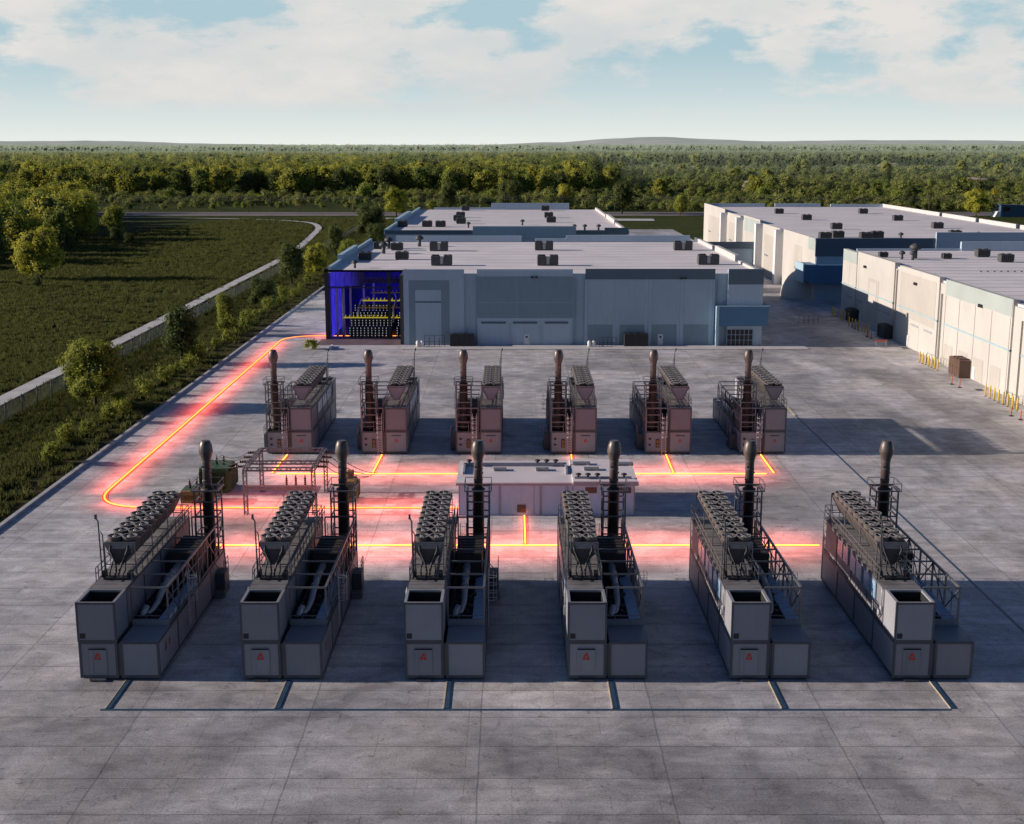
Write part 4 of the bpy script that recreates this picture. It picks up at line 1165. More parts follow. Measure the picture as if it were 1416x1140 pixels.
# ------------------------------------------------------------------ buildings
def hvac(x, y, z, kind, label, s=1.):
    t = empty('rooftop_unit', (x,y,z), 0, label, 'rooftop unit', 'rooftop units')
    g = MB()
    if kind == 'double':
        g.bbox(-2.6*s,-1.1,.25,-.4*s,1.1,2.0,.08); g.bbox(.5*s,-1.1,.25,2.6*s,1.1,2.1,.08); g.build('casing', M['hvac'], t)
        g = MB(); g.bbox(-.4*s,-.8,.25,.5*s,.8,1.8,.05); g.build('panel', M['hvac_l'], t)
        g = MB(); g.box(-2.5*s,-.9,0,2.5*s,.9,.25); g.build('curb', M['hvac'], t)
        g = MB()
        for xx in (-2.0,-1.1,1.0,2.0): g.lathe(xx*s,0,[(.38,2.0),(.42,2.22),(.36,2.24),(.3,2.1)],10)
        g.build('fan_shroud', M['dark'], t)
    elif kind == 'single':
        g.bbox(-1.6*s,-1.2*s,.25,1.6*s,1.2*s,1.9*s,.08); g.build('casing', M['hvac'], t)
        g = MB(); g.box(-1.4*s,-1.0*s,0,1.4*s,1.0*s,.25)
        g.build('curb', M['hvac'], t)
        g = MB()
        for xx in (-.8,.8): g.lathe(xx*s,0,[(.5*s,1.9*s),(.52*s,2.05*s),(.44*s,2.05*s),(.40*s,1.93*s)],10)
        g.build('fan_shroud', M['dark'], t)
        g = MB()
        for k in range(6): g.box(-1.5*s+k*.5*s,-1.2*s-.03,.4,-1.5*s+k*.5*s+.3*s,-1.2*s,1.6*s)
        g.build('louvre', M['dark'], t)
    else:
        g.tube([(0,0,0),(0,0,1.1*s)], .28*s, 10); g.build('casing', M['hvac'], t)
        g = MB(); g.lathe(0,0,[(.3*s,1.0*s),(.7*s,1.15*s),(.7*s,1.5*s),(.2*s,1.8*s)],10); g.build('cowl', M['hvac'], t)
    return t

# main data hall
b = empty('data_hall', (0,0,0), 0, 'large data hall across the middle, left corner cut open on blue lit racks', 'building')
XL, XR, Y0, Y1, ZR = -36.5, 48.7, 247.9, 333., 14.0
g = MB()
g.box(-21.1,Y0+.35,0,48.6,Y0+.9,ZR)                      # front wall
g.box(48.0,Y0+.9,0,48.6,Y1,ZR); g.box(XL,Y1-.5,0,48.6,Y1,ZR); g.box(XL,290,0,XL+.5,Y1-.5,ZR)
g.build('wall', M['wall_s'], b)
# deck of the roof, notched above the open corner
g = MB(); g.box(-21.1,Y0+.9,ZR-.4,48.0,Y1-.5,ZR); g.box(XL,256,ZR-.4,-21.1,Y1-.5,ZR)
g.build('roof', M['roof'], b)
g = MB()
for k in range(1,11): g.box(XL+1,Y0+1+k*7.5,ZR,48,Y0+1.1+k*7.5,ZR+.03)
g.build('roof_seam', M['coping'], b)
def panel(name, x0, x1, z0, z1, mat, d=.35, par=None):
    g = MB(); g.box(x0,Y0+.35-d,z0,x1,Y0+.35+.0,z1); return g.build(name, mat, par or b)
# parapet / facade panels
P1 = panel('facade_panel', -21.1,-9.3,0,14.85, M['wall_sl'])
P2 = panel('facade_panel', -6.8,11.8,0,14.7, M['wall_sl'])
P3 = panel('facade_panel', 14.2,39.4,0,14.95, M['wall_sl'])
P4 = panel('facade_panel', 41.9,48.7,0,14.95, M['wall_sl'], .9)
g = MB(); 
for x0,x1 in ((-21.1,-9.3),(-6.8,11.8),(14.2,39.4),(41.9,48.7)): g.box(x0,Y0+.352,ZR,x1,Y0+.6,14.85)
g.box(-21.3,Y0+.9,ZR,-21.1,256,14.3)
g.build('parapet', M['wall_s'], b)
def deco(par, x0, x1, z0, z1, mat, d, name='wall_inset'):
    g = MB(); g.box(x0,Y0-d,z0,x1,Y0+.02,z1); return g.build(name, mat, par)
def kz(y): return (478-y)*.1445     # facade pixel row to height
deco(P1,-20.1,-12.2,0,kz(390),M['wall_sd'],.05); deco(P1,-18.8,-13.8,0,kz(402.7),M['wall_sl'],.09); deco(P1,-18.8,-13.8,kz(420),kz(418),M['band'],.13,'dark_strip')
deco(P2,-6.8,11.8,kz(441),kz(385),M['wall_sd'],.05)
for x0,x1 in ((-6.0,-1.2),(.2,4.9),(6.4,11.0)):
    deco(P2,x0,x1,kz(448.4),kz(445.6),M['band'],.10,'louvre_strip')
for x in (-6.75,-.6,-.2,5.5,5.9,11.5): deco(P2,x,x+.12,0,kz(449),M['wall_s'],.08,'pilaster')
for x in (.9,): deco(P2,x,x+.06,kz(441),kz(385),M['wall_s'],.07,'joint')
deco(P2,-6.8,11.8,kz(420),kz(419.6),M['wall_s'],.07,'joint')
deco(P3,14.2,39.4,kz(388.5),14.97,M['band'],.06,'blue_band')
for x0,x1 in ((14.8,19.7),(21.0,25.9),(27.3,32.2),(33.5,38.4)):
    deco(P3,x0,x1,0,kz(449.6),M['wall_sd'],.05); deco(P3,x0-.05,x1+.05,kz(449.2),kz(389),M['wall_s'],.04)
for x in (14.2,20.2,26.6,32.8,39.1): deco(P3,x,x+.28,0,kz(389),M['wall_sl'],.16,'pilaster')
for x in (-20.5,-11.6,12.5,40.0): deco(b,x,x+.06,0,13,M['wall_s'],-.30,'joint')
g = MB(); g.box(41.88,Y0-.60,kz(395),48.72,Y0-.5,14.97); g.build('blue_band', M['band'], P4)
# entrance canopy and glazed lobby on the right corner
g = MB(); g.box(40.2,Y0-1.6,kz(450.4),49.6,Y0-.56,kz(423.6)); g.box(48.75,Y0-.56,kz(450.4),49.9,Y0+7,kz(423.6)); g.build('canopy', M['canopy'], b)
g = MB(); g.box(39.6,Y0-1.7,0,40.15,Y0+.3,kz(424)); g.box(39.6,Y0-1.75,kz(424),49.9,Y0-1.3,kz(423)); g.build('canopy_fin', M['trim'], b)
g = MB(); g.box(41.95,Y0-.62,.1,47.0,Y0-.56,3.2)
lob = g.build('lobby_window', M['win'], b)
g = MB()
for k in range(7): g.box(41.9+k*.84,Y0-.70,.05,41.98+k*.84,Y0-.60,3.25)
for k in range(4): g.box(41.9,Y0-.71,.05+k*1.05,47.0,Y0-.595,.12+k*1.05)
g.build('window_frame', M['wall_sl'], lob)
g = MB(); g.box(47.1,Y0-.62,0,48.7,Y0-.55,3.3); g.build('lobby_wall', M['wall_sl'], b)
for x in (2.35,28.5):
    g = MB(); g.box(x,Y0-.14,.12,x+1.05,Y0-.05,2.2); dd = g.build('door', M['door_w'], b)
    g = MB(); g.box(x+.8,Y0-.18,1.1,x+.9,Y0-.14,1.25); g.build('handle', M['dark'], dd)
    g = MB(); g.box(x+.3,Y0-.15,1.5,x+.75,Y0-.14,1.85); g.build('door_window', M['win'], dd)
for (x,z) in ((-2.3+6,13.2),(32.5,13.0),(46.8,5.1)):
    g = MB(); g.box(x,Y0-.5,z,x+.5,Y0-.05,z+.3); g.box(x+.8,Y0-.5,z,x+1.3,Y0-.05,z+.3); g.build('wall_light', M['dark'], b)
# stepped left parapet and rear parapets
g = MB(); g.box(XL-.3,256,ZR-.6,XL+.35,272,14.7); g.box(XL-.5,272,ZR-.6,XL+.5,300,15.7); g.box(XL-.3,300,ZR-.6,XL+.35,Y1,14.9); g.build('side_parapet', M['trim'], b)
g = MB(); g.box(-30,Y1-.6,ZR,2.5,Y1+.2,15.6); g.box(6,Y1-.6,ZR,14,Y1+.2,14.9); g.box(14,Y1-.6,ZR,46,Y1+.2,15.7); g.build('rear_parapet', M['wall_sl'], b)
g = MB(); g.box(48.0,Y0+.9,ZR,48.7,272,14.5); g.box(48.0,276,ZR,48.9,304,15.3); g.box(48.0,308,ZR,48.7,Y1,14.9); g.build('side_parapet', M['coping'], b)
# open corner
g = MB(); g.box(-37.6,256,0,-36.9,257,14.3); g.box(-21.9,255.8,0,-21.1,Y0+.9,13.6); g.box(-37.6,256,13.6,-21.1,256.5,13.99); g.box(-36.9,256.1,10.3,-21.9,256.3,10.55); g.box(-25.0,256.1,.1,-24.4,256.5,13.6)
g.build('corner_frame', M['dark'], b)
g = MB(); g.box(-36.9,256.5,0,-36.6,290,13.6); g.box(-36.6,289.5,0,-21.1,290,13.6); g.box(-21.4,256.6,0,-21.1,289.5,13.6); g.box(-36.6,256.6,10.2,-34.0,289,10.5); g.build('blue_partition', M['blue_wall'], b)
g = MB(); g.box(-36.8,257.5,10.62,-29.8,257.6,13.5); g.box(-36.55,257.7,.2,-36.5,275,13.4); g.build('blue_light_panel', M['blue_glow'], b)
for x in (-35.8,-34.6,-33.4,-31.0,-29.2):
    g = MB(); g.box(x,258.5+(x+36)*1.3,0,x+.38,259.2+(x+36)*1.3,10.3); g.build('interior_column', M['column_pale'], b)
g = MB()
for j in range(3):
    for k in range(13): g.box(-33+k*.85,262+j*3,10.9+j*.0,-32.7+k*.85,262.4+j*3,11.6)
    g.box(-34,262+j*3,10.7,-22,262.3+j*3,10.9)
g.build('cable_tray', M['dark'], b)
for x, y, e in ((-31,266,520),(-27,281,420)):
    ld = bpy.data.lights.new('blue_ceiling_lamp','AREA'); ld.shape = 'RECTANGLE'; ld.size = 13; ld.size_y = 8; ld.energy = e; ld.color = (.10,.08,1)
    lo = bpy.data.objects.new('blue_ceiling_lamp', ld); col.objects.link(lo); lo.parent = b; lo.location = (x,y,13.4)
g = MB(); g.box(-38.5,248.2,.002,-21.1,256.4,.03); g.box(-36.6,256.5,.002,-21.5,289.5,.025); tag(g.build('hall_floor', M['plinth']), kind='structure')
# racks
rk = MB(); rk.box(0,0,.05,.62,1.0,2.3)
for k in range(4): rk.box(.04,-.03,.25+k*.5,.58,0,.62+k*.5)
rkm = rk.mesh('server_rack', M['dark'])
ld_ = MB()
for k in range(4): ld_.box(.12,-.045,.33+k*.5,.24,-.03,.52+k*.5); 
ldm = ld_.mesh('indicator', M['led'])
nR = 0
for j in range(4):
    for k in range(16):
        x = -33.2+k*.74
        if 11.3 < k < 12.5: continue
        if x > -22.2: continue
        t = empty('server_rack', (x,258.4+j*3.2,j*1.15), 0, 'black server rack with pale indicators in the open hall corner', 'server rack', 'server racks in the open corner')
        for n_, m_ in (('casing',rkm),('indicator',ldm)):
            o = bpy.data.objects.new(n_, m_); col.objects.link(o); o.parent = t
for j in range(1,4):
    g = MB(); g.box(-33.6,257.9+j*3.2,.03,-21.6,260+j*3.2,j*1.15); g.build('rack_platform', M['dark'], b)
for j, (z, y, lb) in enumerate(((4.2,257.6,'lowest yellow pipe run above the front server racks'),(5.7,262,'second yellow pipe run above the racks'),(6.9,264,'third yellow pipe run above the racks'),(8.2,267,'highest yellow pipe run inside the open corner'))):
    t = empty('yellow_pipe_run', (0,0,0), 0, lb, 'pipe')
    x0 = (-34.3,-31.5,-31.0,-29.5)[j]
    g = MB(); g.tube([(x0,y,z),(-21.6,y,z)], .13, 8); g.build('pipe', M['yellow_glow'] if j in (0,2) else M['pipe_y'], t)
    g = MB()
    for k in range(14):
        xx = x0+.5+k*.8
        if xx < -22: g.tube([(xx,y,z),(xx+.15,y-.3,z+.55)], .09, 6)
    g.build('nozzles', M['yellow_glow'] if j in (0,2) else M['pipe_y'], t)
g = MB(); g.tube([(-31.2,257.7,4.2),(-31.3,258.5,6.0),(-30.9,261,7.4),(-29.8,264,7.6)], .16, 8); tag(g.build('curved_pipe', M['pipe_s']), 'pale curved pipe rising at the left of the server racks', 'pipe')
g = MB(); g.tube([(-34.3,257.6,0.1),(-34.3,257.6,10.2)], .18, 8); tag(g.build('standing_pipe', M['pipe_s']), 'pale upright pipe standing left of the server racks', 'pipe')
g = MB(); g.tube([(-24.0,257.4,3.2),(-24.0,257.6,6),(-23.4,258.5,8),(-24.0,260,9.0)], .2, 8); tag(g.build('curved_pipe', M['pipe_s']), 'pale curved pipe rising at the right of the server racks', 'pipe')
# walkway end stub
g = MB(); g.box(-35.2,243.0,.02,-34.8,246.4,.4); tag(g.build('low_barrier', M['white']), 'short pale barrier on the ground in front of the open corner', 'barrier')

def cabinet(x, y, lx, ly, h, mat, label, rz=0, n=5):
    t = empty('equipment_cabinet', (x,y,0), rz, label, 'cabinet')
    g = MB(); g.bbox(0,0,.1,lx,ly,h,.04); g.box(.1,.1,0,lx-.1,ly-.1,.1); g.build('body', mat, t)
    for k in range(n):
        g = MB(); w_ = lx/n; g.box(k*w_+.05,-.05,.2,(k+1)*w_-.05,0,h-.15); dd = g.build('door', mat, t)
        g = MB(); g.box(k*w_+w_-.2,-.08,h*.5,k*w_+w_-.14,-.05,h*.5+.25); g.build('handle', M['dark'], dd)
    g = MB()
    for k in range(3): g.box(lx*(.15+.28*k),.2,h,lx*(.3+.28*k),ly-.2,h+.16)
    g.build('roof_vent', mat, t)
cabinet(-12.1,246.0,4.8,1.7,2.35,M['dark'],'black equipment cabinet against the hall wall left of the first white door')
cabinet(21.8,246.0,4.7,1.7,2.45,M['dark'],'dark brown equipment cabinet against the hall wall left of the second white door')
def tanks(x, y, lab):
    for k in range(2):
        g = MB(); g.lathe(x+k*.85,y,[(.36,.1),(.36,1.0),(.26,1.2),(.08,1.28)],12); tag(g.build('white_tank', M['white']), lab[k], 'tank')
tanks(-18.3,245.6,('left of two small white tanks before the leftmost hall panel','right of two small white tanks before the leftmost hall panel'))
tanks(15.0,245.6,('left of two small white tanks before the dark banded panel','right of two small white tanks before the dark banded panel'))
def pipe_gate(x, y, w_, h, label, rz=0, mat='dark'):
    t = empty('pipe_barrier', (x,y,0), rz, label, 'barrier')
    for k in range(5):
        g = MB(); g.tube([(w_*k/4,0,0),(w_*k/4,0,h*(1 if k % 2 == 0 else .8))], .05, 6); g.build('post', M[mat], t)
    g = MB(); g.bar((0,0,h),(w_,0,h),.06); g.bar((0,0,h*.45),(w_,0,h*.45),.05); g.bar((0,0,.3),(0,1.2,.3),.05); g.build('rail', M[mat], t)
pipe_gate(-17.0,245.8,3.9,2.3,'thin dark pipe barrier before the leftmost hall panel')
pipe_gate(17.0,245.8,3.2,1.9,'thin dark pipe barrier left of the brown equipment cabinet')

# roof units of the main hall
for (x,y,k,lb) in ((-14.6,266,'double','left unit of the front line on the data hall roof'),(-17.3,304,'double','left unit of the rear line on the data hall roof'),
    (7.4,266,'double','middle unit of the front line on the data hall roof'),(7.6,306,'double','middle unit of the rear line on the data hall roof'),
    (41,268,'double','right unit of the front line on the data hall roof'),(40.7,306,'double','right unit of the rear line on the data hall roof'),
    (-31.9,279,'single','box unit by the left parapet of the data hall roof'),(-24,280,'single','box unit right of the parapet unit on the data hall roof'),
    (-31.9,310,'single','rear box unit by the left parapet of the data hall roof'),(-27.4,306,'single','box unit among the vent cowls on the data hall roof'),
    (-29.6,296,'vent','near vent cowl at the left of the data hall roof'),(-29.9,312,'vent','far vent cowl at the left of the data hall roof'),(-22.9,318,'vent','tall vent cowl alone behind the left units of the data hall roof'),(-31.9,260,'vent','small vent cowl right above the open blue corner')):
    hvac(x,y,ZR,k,lb,1.5 if k == 'vent' and y > 290 else (.84 if k == 'double' else .9))

def long_building(name, label, x0, x1, y0, y1, z, mat, lob=True):
    b = empty(name, (0,0,0), 0, label, 'building')
    g = MB(); g.box(x0,y0,0,x1,y1,z-.5); g.build('wall', mat, b)
    g = MB(); g.box(x0+.4,y0+.4,z-.5,x1-.4,y1-.4,z-.1)
    g.build('roof', M['roof'], b)
    g = MB(); n = int((y1-y0)/6)
    for k in range(1,n): g.box(x0+.6,y0+k*(y1-y0)/n,z-.1,x1-.6,y0+k*(y1-y0)/n+.12,z-.06)
    g.build('roof_seam', M['coping'], b)
    return b
# rear warehouse
b2 = long_building('rear_warehouse', 'flat roofed warehouse directly behind the data hall', -35.5,32.5,362,498,14.6,M['wall_sl'])
g = MB(); g.box(-35.7,361.7,14.1,-11,362.3,15.2); g.build('front_parapet', M['band'], b2)
g = MB(); g.box(-11,361.5,13,18,362.3,16.3); g.box(24.5,361.8,14,33,362.3,15.0); g.build('front_parapet', M['wall_s'], b2)
g = MB(); g.box(18,361.7,14.1,28,362.3,15.2); g.box(26,361.6,14.1,32.7,362.2,15.9); g.build('front_parapet', M['band'], b2)
g = MB(); g.box(-36,362.3,14,-35.2,400,15.4); g.box(-36.4,400,14,-35.2,450,16.3); g.box(-36,450,14,-35.2,498,15.4); g.build('side_parapet', M['trim'], b2)
g = MB(); g.box(32,362.3,14,32.8,400,15.2); g.box(32,404,14,33.0,440,15.8); g.box(32,444,14,32.8,498,15.3); g.build('side_parapet', M['coping'], b2)
g = MB(); g.box(-30,497.5,14,-2,498.2,15.3); g.box(-8,497.6,14,22,498.3,17.0); g.build('rear_parapet', M['wall_sl'], b2)
for i,(x,y,k) in enumerate(((-25.6,389,'single'),(-21.5,388,'single'),(-33,389,'single'),(-16.0,405,'single'),(-17.6,421,'single'),(-17.6,442,'single'),(-17.6,490,'single'),(12.5,412,'single'),(12.5,440,'single'),(12.6,490,'single'),(3.2,397,'vent'),(18,372,'vent'),(21,372,'vent'),(25,372,'vent'),(-13,384,'vent'))):
    hvac(x,y,14.5,k,['box unit at the front left of the rear warehouse roof','box unit just right of the front left one on the rear warehouse roof','box unit beside the left parapet of the rear warehouse','nearest of the left column of units on the rear warehouse roof','second unit of the left column on the rear warehouse roof','third unit of the left column on the rear warehouse roof','farthest unit of the left column on the rear warehouse roof','nearest of the right column of units on the rear warehouse roof','middle unit of the right column on the rear warehouse roof','farthest unit of the right column on the rear warehouse roof','low vent in the middle of the rear warehouse roof','left of three small vents at the right of the rear warehouse roof','middle of three small vents at the right of the rear warehouse roof','right of three small vents at the right of the rear warehouse roof','small vent near the front of the rear warehouse roof'][i], .95 if k == 'single' else 1.)

# far right warehouse (B2)
X2 = 76.5
b3 = long_building('far_warehouse', 'cream warehouse at the far right with white buttresses and a blue canopy', X2,147,322,512,15.0,M['wall'])
def side_panel(par, y0, y1, z0, z1, mat, d, x=X2, name='wall_panel'):
    g = MB(); g.box(x-d,y0,z0,x+.05,y1,z1); return g.build(name, mat, par)
for y0,y1,h in ((322,361,15.6),(366,391,15.4),(396,424,16.2),(430,456,15.6),(462,512,16.4)): side_panel(b3,y0,y1,0,h,M['wall'],.35)
for y in (362.5,392.5,427,459): side_panel(b3,y,y+2.6,0,15.2,M['white'],2.2,name='buttress')
for y0,y1 in ((337,346),(368,388),(400,420),(434,452),(468,500)):
    side_panel(b3,y0,y1,1,12.5,M['wall_d'],.40,name='wall_inset')
    side_panel(b3,y0+1,y0+6,6.2,6.6,M['band'],.46,name='louvre_strip'); side_panel(b3,y1-6.5,y1-1,6.2,6.6,M['band'],.46,name='louvre_strip')
side_panel(b3,398,422,11.5,15.7,M['band_g'],.42,name='green_band'); side_panel(b3,322,330,12.5,15.62,M['band_g'],.42,name='green_band')
g = MB(); g.box(76,321.6,11.2,112,322,15.7); g.box(76.05,322.0,15.0,112,322.6,15.7); g.build('blue_band', M['band'], b3)
g = MB(); g.box(106,321.2,11.0,147,322,17.2); g.build('front_parapet', M['wall_sl'], b3)
g = MB(); g.box(76.3,321.7,0,112,322,11.2); g.build('front_wall', M['wall_s'], b3)
g = MB(); g.box(74.2,319.4,4.6,92,321.6,9.2); g.box(72.8,319.5,5.2,76.1,327.5,9.3); g.build('canopy', M['canopy'], b3)
g = MB(); g.box(72.6,319.3,4.8,72.9,328,9.6); g.build('canopy_fin', M['trim'], b3)
g = MB(); g.box(83.6,321.55,0,85.2,321.7,4.2); lw = g.build('lobby_window', M['win'], b3)
g = MB()
for k in range(3): g.box(83.6+k*.75,321.5,0,83.7+k*.75,321.55,4.2)
for k in range(4): g.box(83.6,321.49,k*1.35,85.2,321.55,k*1.35+.08)
g.build('window_frame', M['door_w'], lw)
g = MB(); g.box(X2+.4,511.3,14.9,100,512.2,16.3); g.box(104,511.3,14.9,122,512.2,16.3); g.box(126,511.3,14.9,147,512.2,16.0); g.build('rear_parapet', M['wall_sl'], b3)
g = MB()
for y0,y1 in ((322.5,340),(343,372),(375,405),(408,440),(443,512)): g.box(146.6,y0,14.9,147.4,y1,16.1)
g.build('side_parapet', M['coping'], b3)
# quarter dome shelter wall at the warehouse corner
g = MB(); n = 20; m_ = 8
for j in range(m_+1):
    ph = math.pi/2*j/m_
    for i in range(n+1):
        th = math.pi*i/n + math.pi/2
        g.v.append((X2-.3+6.2*math.cos(th)*math.cos(ph), 332+7.5*math.sin(th)*math.cos(ph), 7.4*math.sin(ph)))
for j in range(m_):
    for i in range(n): a = j*(n+1)+i; g.face([a,a+1,a+n+2,a+n+1], True)
tag(g.build('half_dome_shelter', M['wall']), 'pale half dome bulging from the far warehouse wall beside its canopy', 'shelter')
for i,(x,y,k) in enumerate(((95,459.7,'single'),(95.6,419,'single'),(93.5,371.6,'single'),(124.9,459.7,'single'),(124,415,'single'),(123.7,374.9,'single'),(80.5,331,'single'),(85,336,'single'),(91,331,'single'),(95,335,'single'),(100,331,'vent'),(116.6,339,'single'),(121,334,'vent'))):
    hvac(x,y,14.8,k,['farthest unit of the left line on the far warehouse roof','middle unit of the left line on the far warehouse roof','nearest unit of the left line on the far warehouse roof','farthest unit of the right line on the far warehouse roof','middle unit of the right line on the far warehouse roof','nearest unit of the right line on the far warehouse roof','leftmost unit at the front edge of the far warehouse roof','taller unit second from left at the front edge of the far warehouse roof','third unit from left at the front edge of the far warehouse roof','fourth unit from left at the front edge of the far warehouse roof','low vent at the front edge of the far warehouse roof','unit behind the tall parapet of the far warehouse','vent behind the tall parapet of the far warehouse'][i], .95 if k == 'single' else 1)

# near right warehouse (B1)
X1 = 77.3
b4 = long_building('near_warehouse', 'long cream warehouse with a thin blue stripe at the right edge of the yard', X1,190,120,298,14.6,M['wall'])
SEG = [(286,298,15.0,'g'),(257.5,285.5,15.3,'w'),(230,254,15.1,'w'),(195.5,226.5,15.1,'g'),(164,191,15.3,'w'),(130,160,15.1,'g')]
for y0,y1,h,kd in SEG:
    side_panel(b4,y0,y1,0,h,M['wall'],.3,X1)
    if kd == 'g': side_panel(b4,y0+.15,y1-.15,12.4,h+.02,M['band_g'],.36,X1,'green_band')
side_panel(b4,268,276,1.5,10.5,M['wall_d'],.34,X1,'wall_inset'); side_panel(b4,269.5,274.5,5,9.8,M['wall'],.38,X1,'wall_inset')
side_panel(b4,231.5,253,5.5,14,M['wall_d'],.34,X1,'wall_inset')
for y in (232.5,240.5,259,266,280,289): side_panel(b4,y,y+4.6,4.4,4.75,M['wall_dd'],.38,X1,'louvre_strip')
for y in (198,205.5,213,220.5): side_panel(b4,y+.6,y+5,0,3.8,M['wall_d'],.34,X1,'wall_inset')
for y in (203.8,211.2,218.8,226,191.6,228.5,196): side_panel(b4,y,y+.35,0,12.3,M['wall'],.38,X1,'pilaster')
for y in (256,284,292,248,240): side_panel(b4,y,y+.08,0,14,M['wall_d'],.33,X1,'joint')
side_panel(b4,166,189,1,13,M['wall_d'],.34,X1,'wall_inset')
for y0,y1,h,kd in SEG: side_panel(b4,y0,y1,7.05,7.3,M['stripe'],.41,X1,'blue_stripe')
for y in (209.5,246,280.5): side_panel(b4,y,y+1.0,0.1,2.2,M['white'],.42,X1,'door')
for y in (278,242.5,208): 
    g = MB(); g.box(X1-.7,y,12.3,X1-.3,y+.5,12.8); g.box(X1-.7,y+.9,12.3,X1-.3,y+1.4,12.8); g.build('wall_light', M['dark'], b4)
g = MB()
for y0,y1,h,kd in SEG: g.box(X1+.06,y0,14.0,X1+.7,y1,h)
g.build('side_parapet', M['coping'], b4)
g = MB(); g.box(104,297.2,14.3,190,298.2,16.6); g.box(80,297.5,14.3,104,298.1,15.0); g.build('rear_parapet', M['wall_sl'], b4)
g = MB()
for k in range(70): g.box(90+k*1.3,246,14.52,90.35+k*1.3,246.5,14.75)
g.build('roof_snow_stop', M['steel'], b4)
for i,(x,y,k,s) in enumerate(((103,281,'single',.88),(103.2,268,'single',.88),(87,277,'vent',1.8),(83.6,275,'vent',1),(85.3,273,'vent',1.1),(93.5,276,'single',.6),(81,280,'single',.6))):
    hvac(x,y,14.5,k,['far box unit of the pair on the near warehouse roof','near box unit of the pair on the near warehouse roof','largest vent cowl on the near warehouse roof','small vent left of the largest cowl on the near warehouse roof','small vent before the largest cowl on the near warehouse roof','low unit right of the cowls on the near warehouse roof','low unit at the left edge of the near warehouse roof'][i], s)
cabinet(75.2,287,4.8,1.8,2.6,M['dark'],'dark cabinet in shade nearest the far end of the near warehouse wall',R(-90))
cabinet(75.2,261,4.8,1.8,2.6,M['dark'],'dark cabinet in shade by the middle of the near warehouse wall',R(-90))
cabinet(75.0,216.5,5.2,2.0,3.0,M['brown'],'sunlit brown cabinet against the near warehouse wall',R(-90))
# yellow bollards
BO = [((73.9,293.5),(75.2,284),7,'shaded group by the farthest cabinet'),((73.3,276),(74.2,264),7,'shaded group right of the farthest cabinet'),((73.6,227.8),(74.1,219.4),7,'sunlit group left of the brown cabinet'),((73.8,195.6),(74.3,184.2),8,'sunlit group at the right edge of the yard')]
bm_ = MB(); bm_.lathe(0,0,[(.13,0),(.13,1.35),(.09,1.44),(.03,1.47)],10); bmesh_ = bm_.mesh('bollard', M['yellow'])
bs = MB(); bs.lathe(0,0,[(.20,.0),(.19,.05)],10); bs = bs.mesh('base_plate', M['rubber'])
pos = ['first','second','third','fourth','fifth','sixth','seventh','last']
for (a, c, n, lb) in BO:
    for k in range(n):
        x = a[0]+(c[0]-a[0])*k/(n-1); y = a[1]+(c[1]-a[1])*k/(n-1)
        t = empty('bollard', (x,y,0), 0, 'yellow bollard, %s in the %s' % (pos[k], lb), 'bollard', 'yellow bollards by the warehouse'); t.scale = (1,1,1.35)
        for n_, m2 in (('post',bmesh_),('base_plate',bs)):
            o = bpy.data.objects.new(n_, m2); col.objects.link(o); o.parent = t
def delineator(x, y, lb):
    t = empty('delineator_post', (x,y,0), 0, lb, 'traffic post', 'orange delineator posts')
    g = MB(); g.lathe(0,0,[(.35,0),(.33,.08),(.12,.12)],10); g.build('base', M['rubber'], t)
    g = MB(); g.lathe(0,0,[(.09,.12),(.09,1.35),(.05,1.45)],8); g.build('post', M['orange'], t)
for x,y,lb in ((72.0,205.8,'farther orange post beyond the brown cabinet\'s near end'),(72.3,202.9,'nearer orange post beside the brown cabinet'),(72.1,180.6,'farther orange post at the right edge bollards'),(72.4,177.9,'nearest orange post at the right edge of the yard'),(72.8,259.5,'left orange post at the shaded bollards'),(72.9,257,'right orange post at the shaded bollards')): delineator(x,y,lb)
for (x,y,rz,lb) in ((74.6,227.0,R(-88),'steel pipe barrier between the sunlit bollards and the brown cabinet'),(74.8,190,R(-88),'steel pipe barrier beside the right edge bollards'),(73.0,272,R(-88),'dark pipe barrier beside the shaded bollards'),(63.0,279,R(10),'thin pipe barrier standing alone in the shaded yard')):
    pipe_gate(x,y,4.6,1.9,lb,rz,'rail')
t = empty('folding_barrier', (70.8,246.8,0), 0, 'red and white folding barrier at the edge of the hall shadow', 'barrier')
g = MB(); g.box(0,-.05,.9,2.4,.05,1.25); g.build('plank', M['orange'], t)
for x in (.2,2.1):
    g = MB(); g.bar((x,-.5,0),(x,0,1.2),.07); g.bar((x,.5,0),(x,0,1.2),.07); g.build('leg', M['white'], t)
for (x,y,lb) in ((72.0,225.0,'low black battery box at the sunlit bollards'),(72.6,188.0,'low black battery box at the right edge bollards')):
    g = MB(); g.bbox(0,0,.3,1.3,.7,.8,.05); g.box(.1,.1,0,.3,.6,.3); g.box(1.0,.1,0,1.2,.6,.3); tag(g.build('ground_box', M['dark']), lb, 'box')
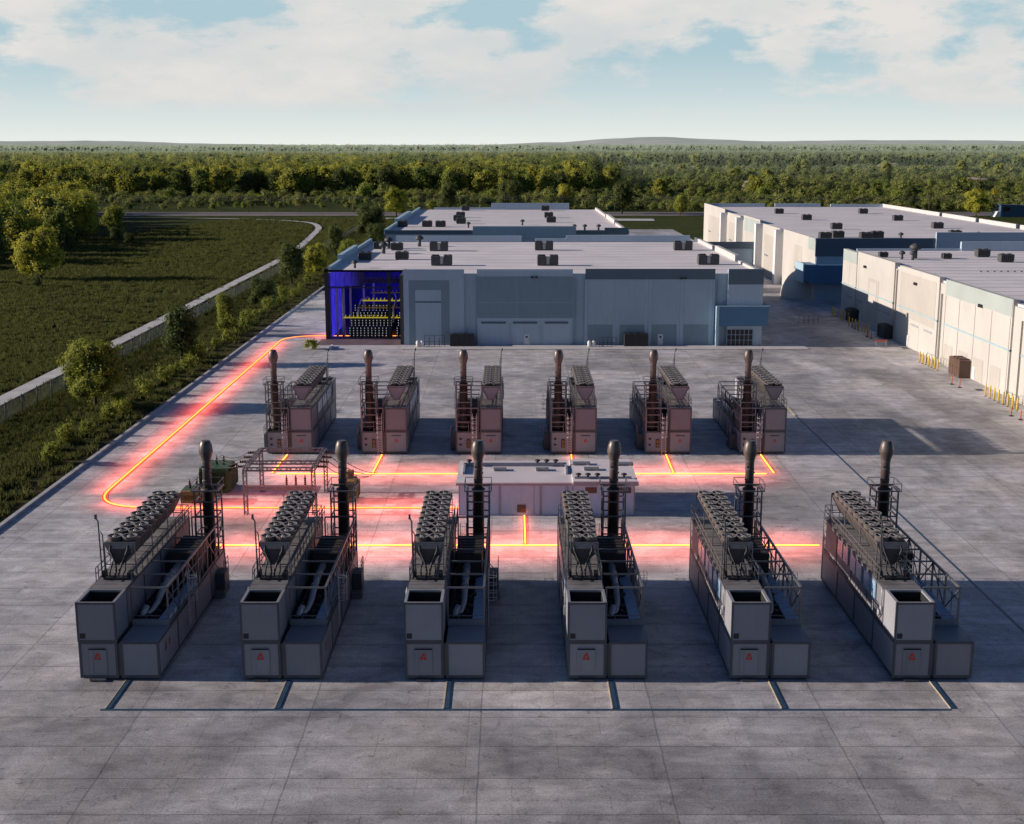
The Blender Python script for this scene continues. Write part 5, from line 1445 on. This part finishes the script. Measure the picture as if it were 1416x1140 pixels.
for (x,y,lb) in ((76.0,244.5,'drain grate in the yard just beyond the shadow edge'),(74.8,201,'drain grate in the yard beside the near warehouse')):
    g = MB(); g.box(x-.6,y-.9,.004,x+.6,y+.9,.012)
    for k in range(6): g.box(x-.5,y-.8+k*.28,.012,x+.5,y-.7+k*.28,.03)
    tag(g.build('drain_grate', M['frame']), lb, 'drain')
# annex boxes between the hall and the far warehouse
t = empty('service_annex', (60,395,0), 0, 'dark blue service annex behind the gap between the hall and far warehouse', 'building')
g = MB(); g.box(0,0,0,16,26,7.5); g.build('wall', M['wall_s'], t)
g = MB(); g.box(-.2,-.3,7.5,16,.2,9.6); g.box(-.3,-.2,7.5,.2,26,9.2); g.build('parapet', M['band'], t)
g = MB(); g.box(.4,-.04,.5,3.4,.0,6.5); g.build('door', M['brown'], t)
g = MB(); g.box(49.5,340,0,58,352,8.5); g.mi = 1; g.box(49.3,339.8,8.5,58.2,340.3,10.2); g.box(49.3,340.3,8.5,49.8,352,9.6)
tag(g.build('side_annex', [M['wall'], M['coping']]), 'small cream annex behind the right rear corner of the data hall', 'building')

# blue shed and yellow sign in the distance
t = empty('blue_shed', (272,719,0), 0, 'blue corrugated shed with a white front beside the far road', 'shed')
g = MB(); g.prism([(0,0),(19,0),(19,6.0),(0,6.6)], 'y', 0, 8); 
for k in range(24): g.box(.6+k*.77,-.08,.1,.8+k*.77,0,5.7)
g.build('wall', M['blueshed'], t)
g = MB(); g.prism([(-.8,6.65),(19.4,6.1),(19.4,6.3),(-.8,6.9)], 'y', -.4, 8.4); g.build('roof', M['blueshed'], t)
g = MB(); g.prism([(-3,0),(0,0),(0,3.2),(-1.5,3.0)], 'y', .3, 7.5); g.build('porch', M['white'], t)
g = MB(); g.box(1.2,-.12,3.2,5.2,-.085,5.4); g.build('window', M['win'], t)
t = empty('pole_sign', (290,775,0), 0, 'yellow roadside sign of four upright bars on a thin pole', 'sign')
g = MB(); g.tube([(0,0,0),(0,0,11)], .16, 7); g.build('pole', M['wood'], t)
for k in range(4):
    g = MB(); g.prism([(-.32,10.6),(.05,10.3),(.35,10.7),(.38,12.6),(.1,13.2),(-.25,12.9)], 'y', -.12, .12); o = g.build('sign_bar', M['yellow_sign'], t); o.location.x = -1.9+k*1.2
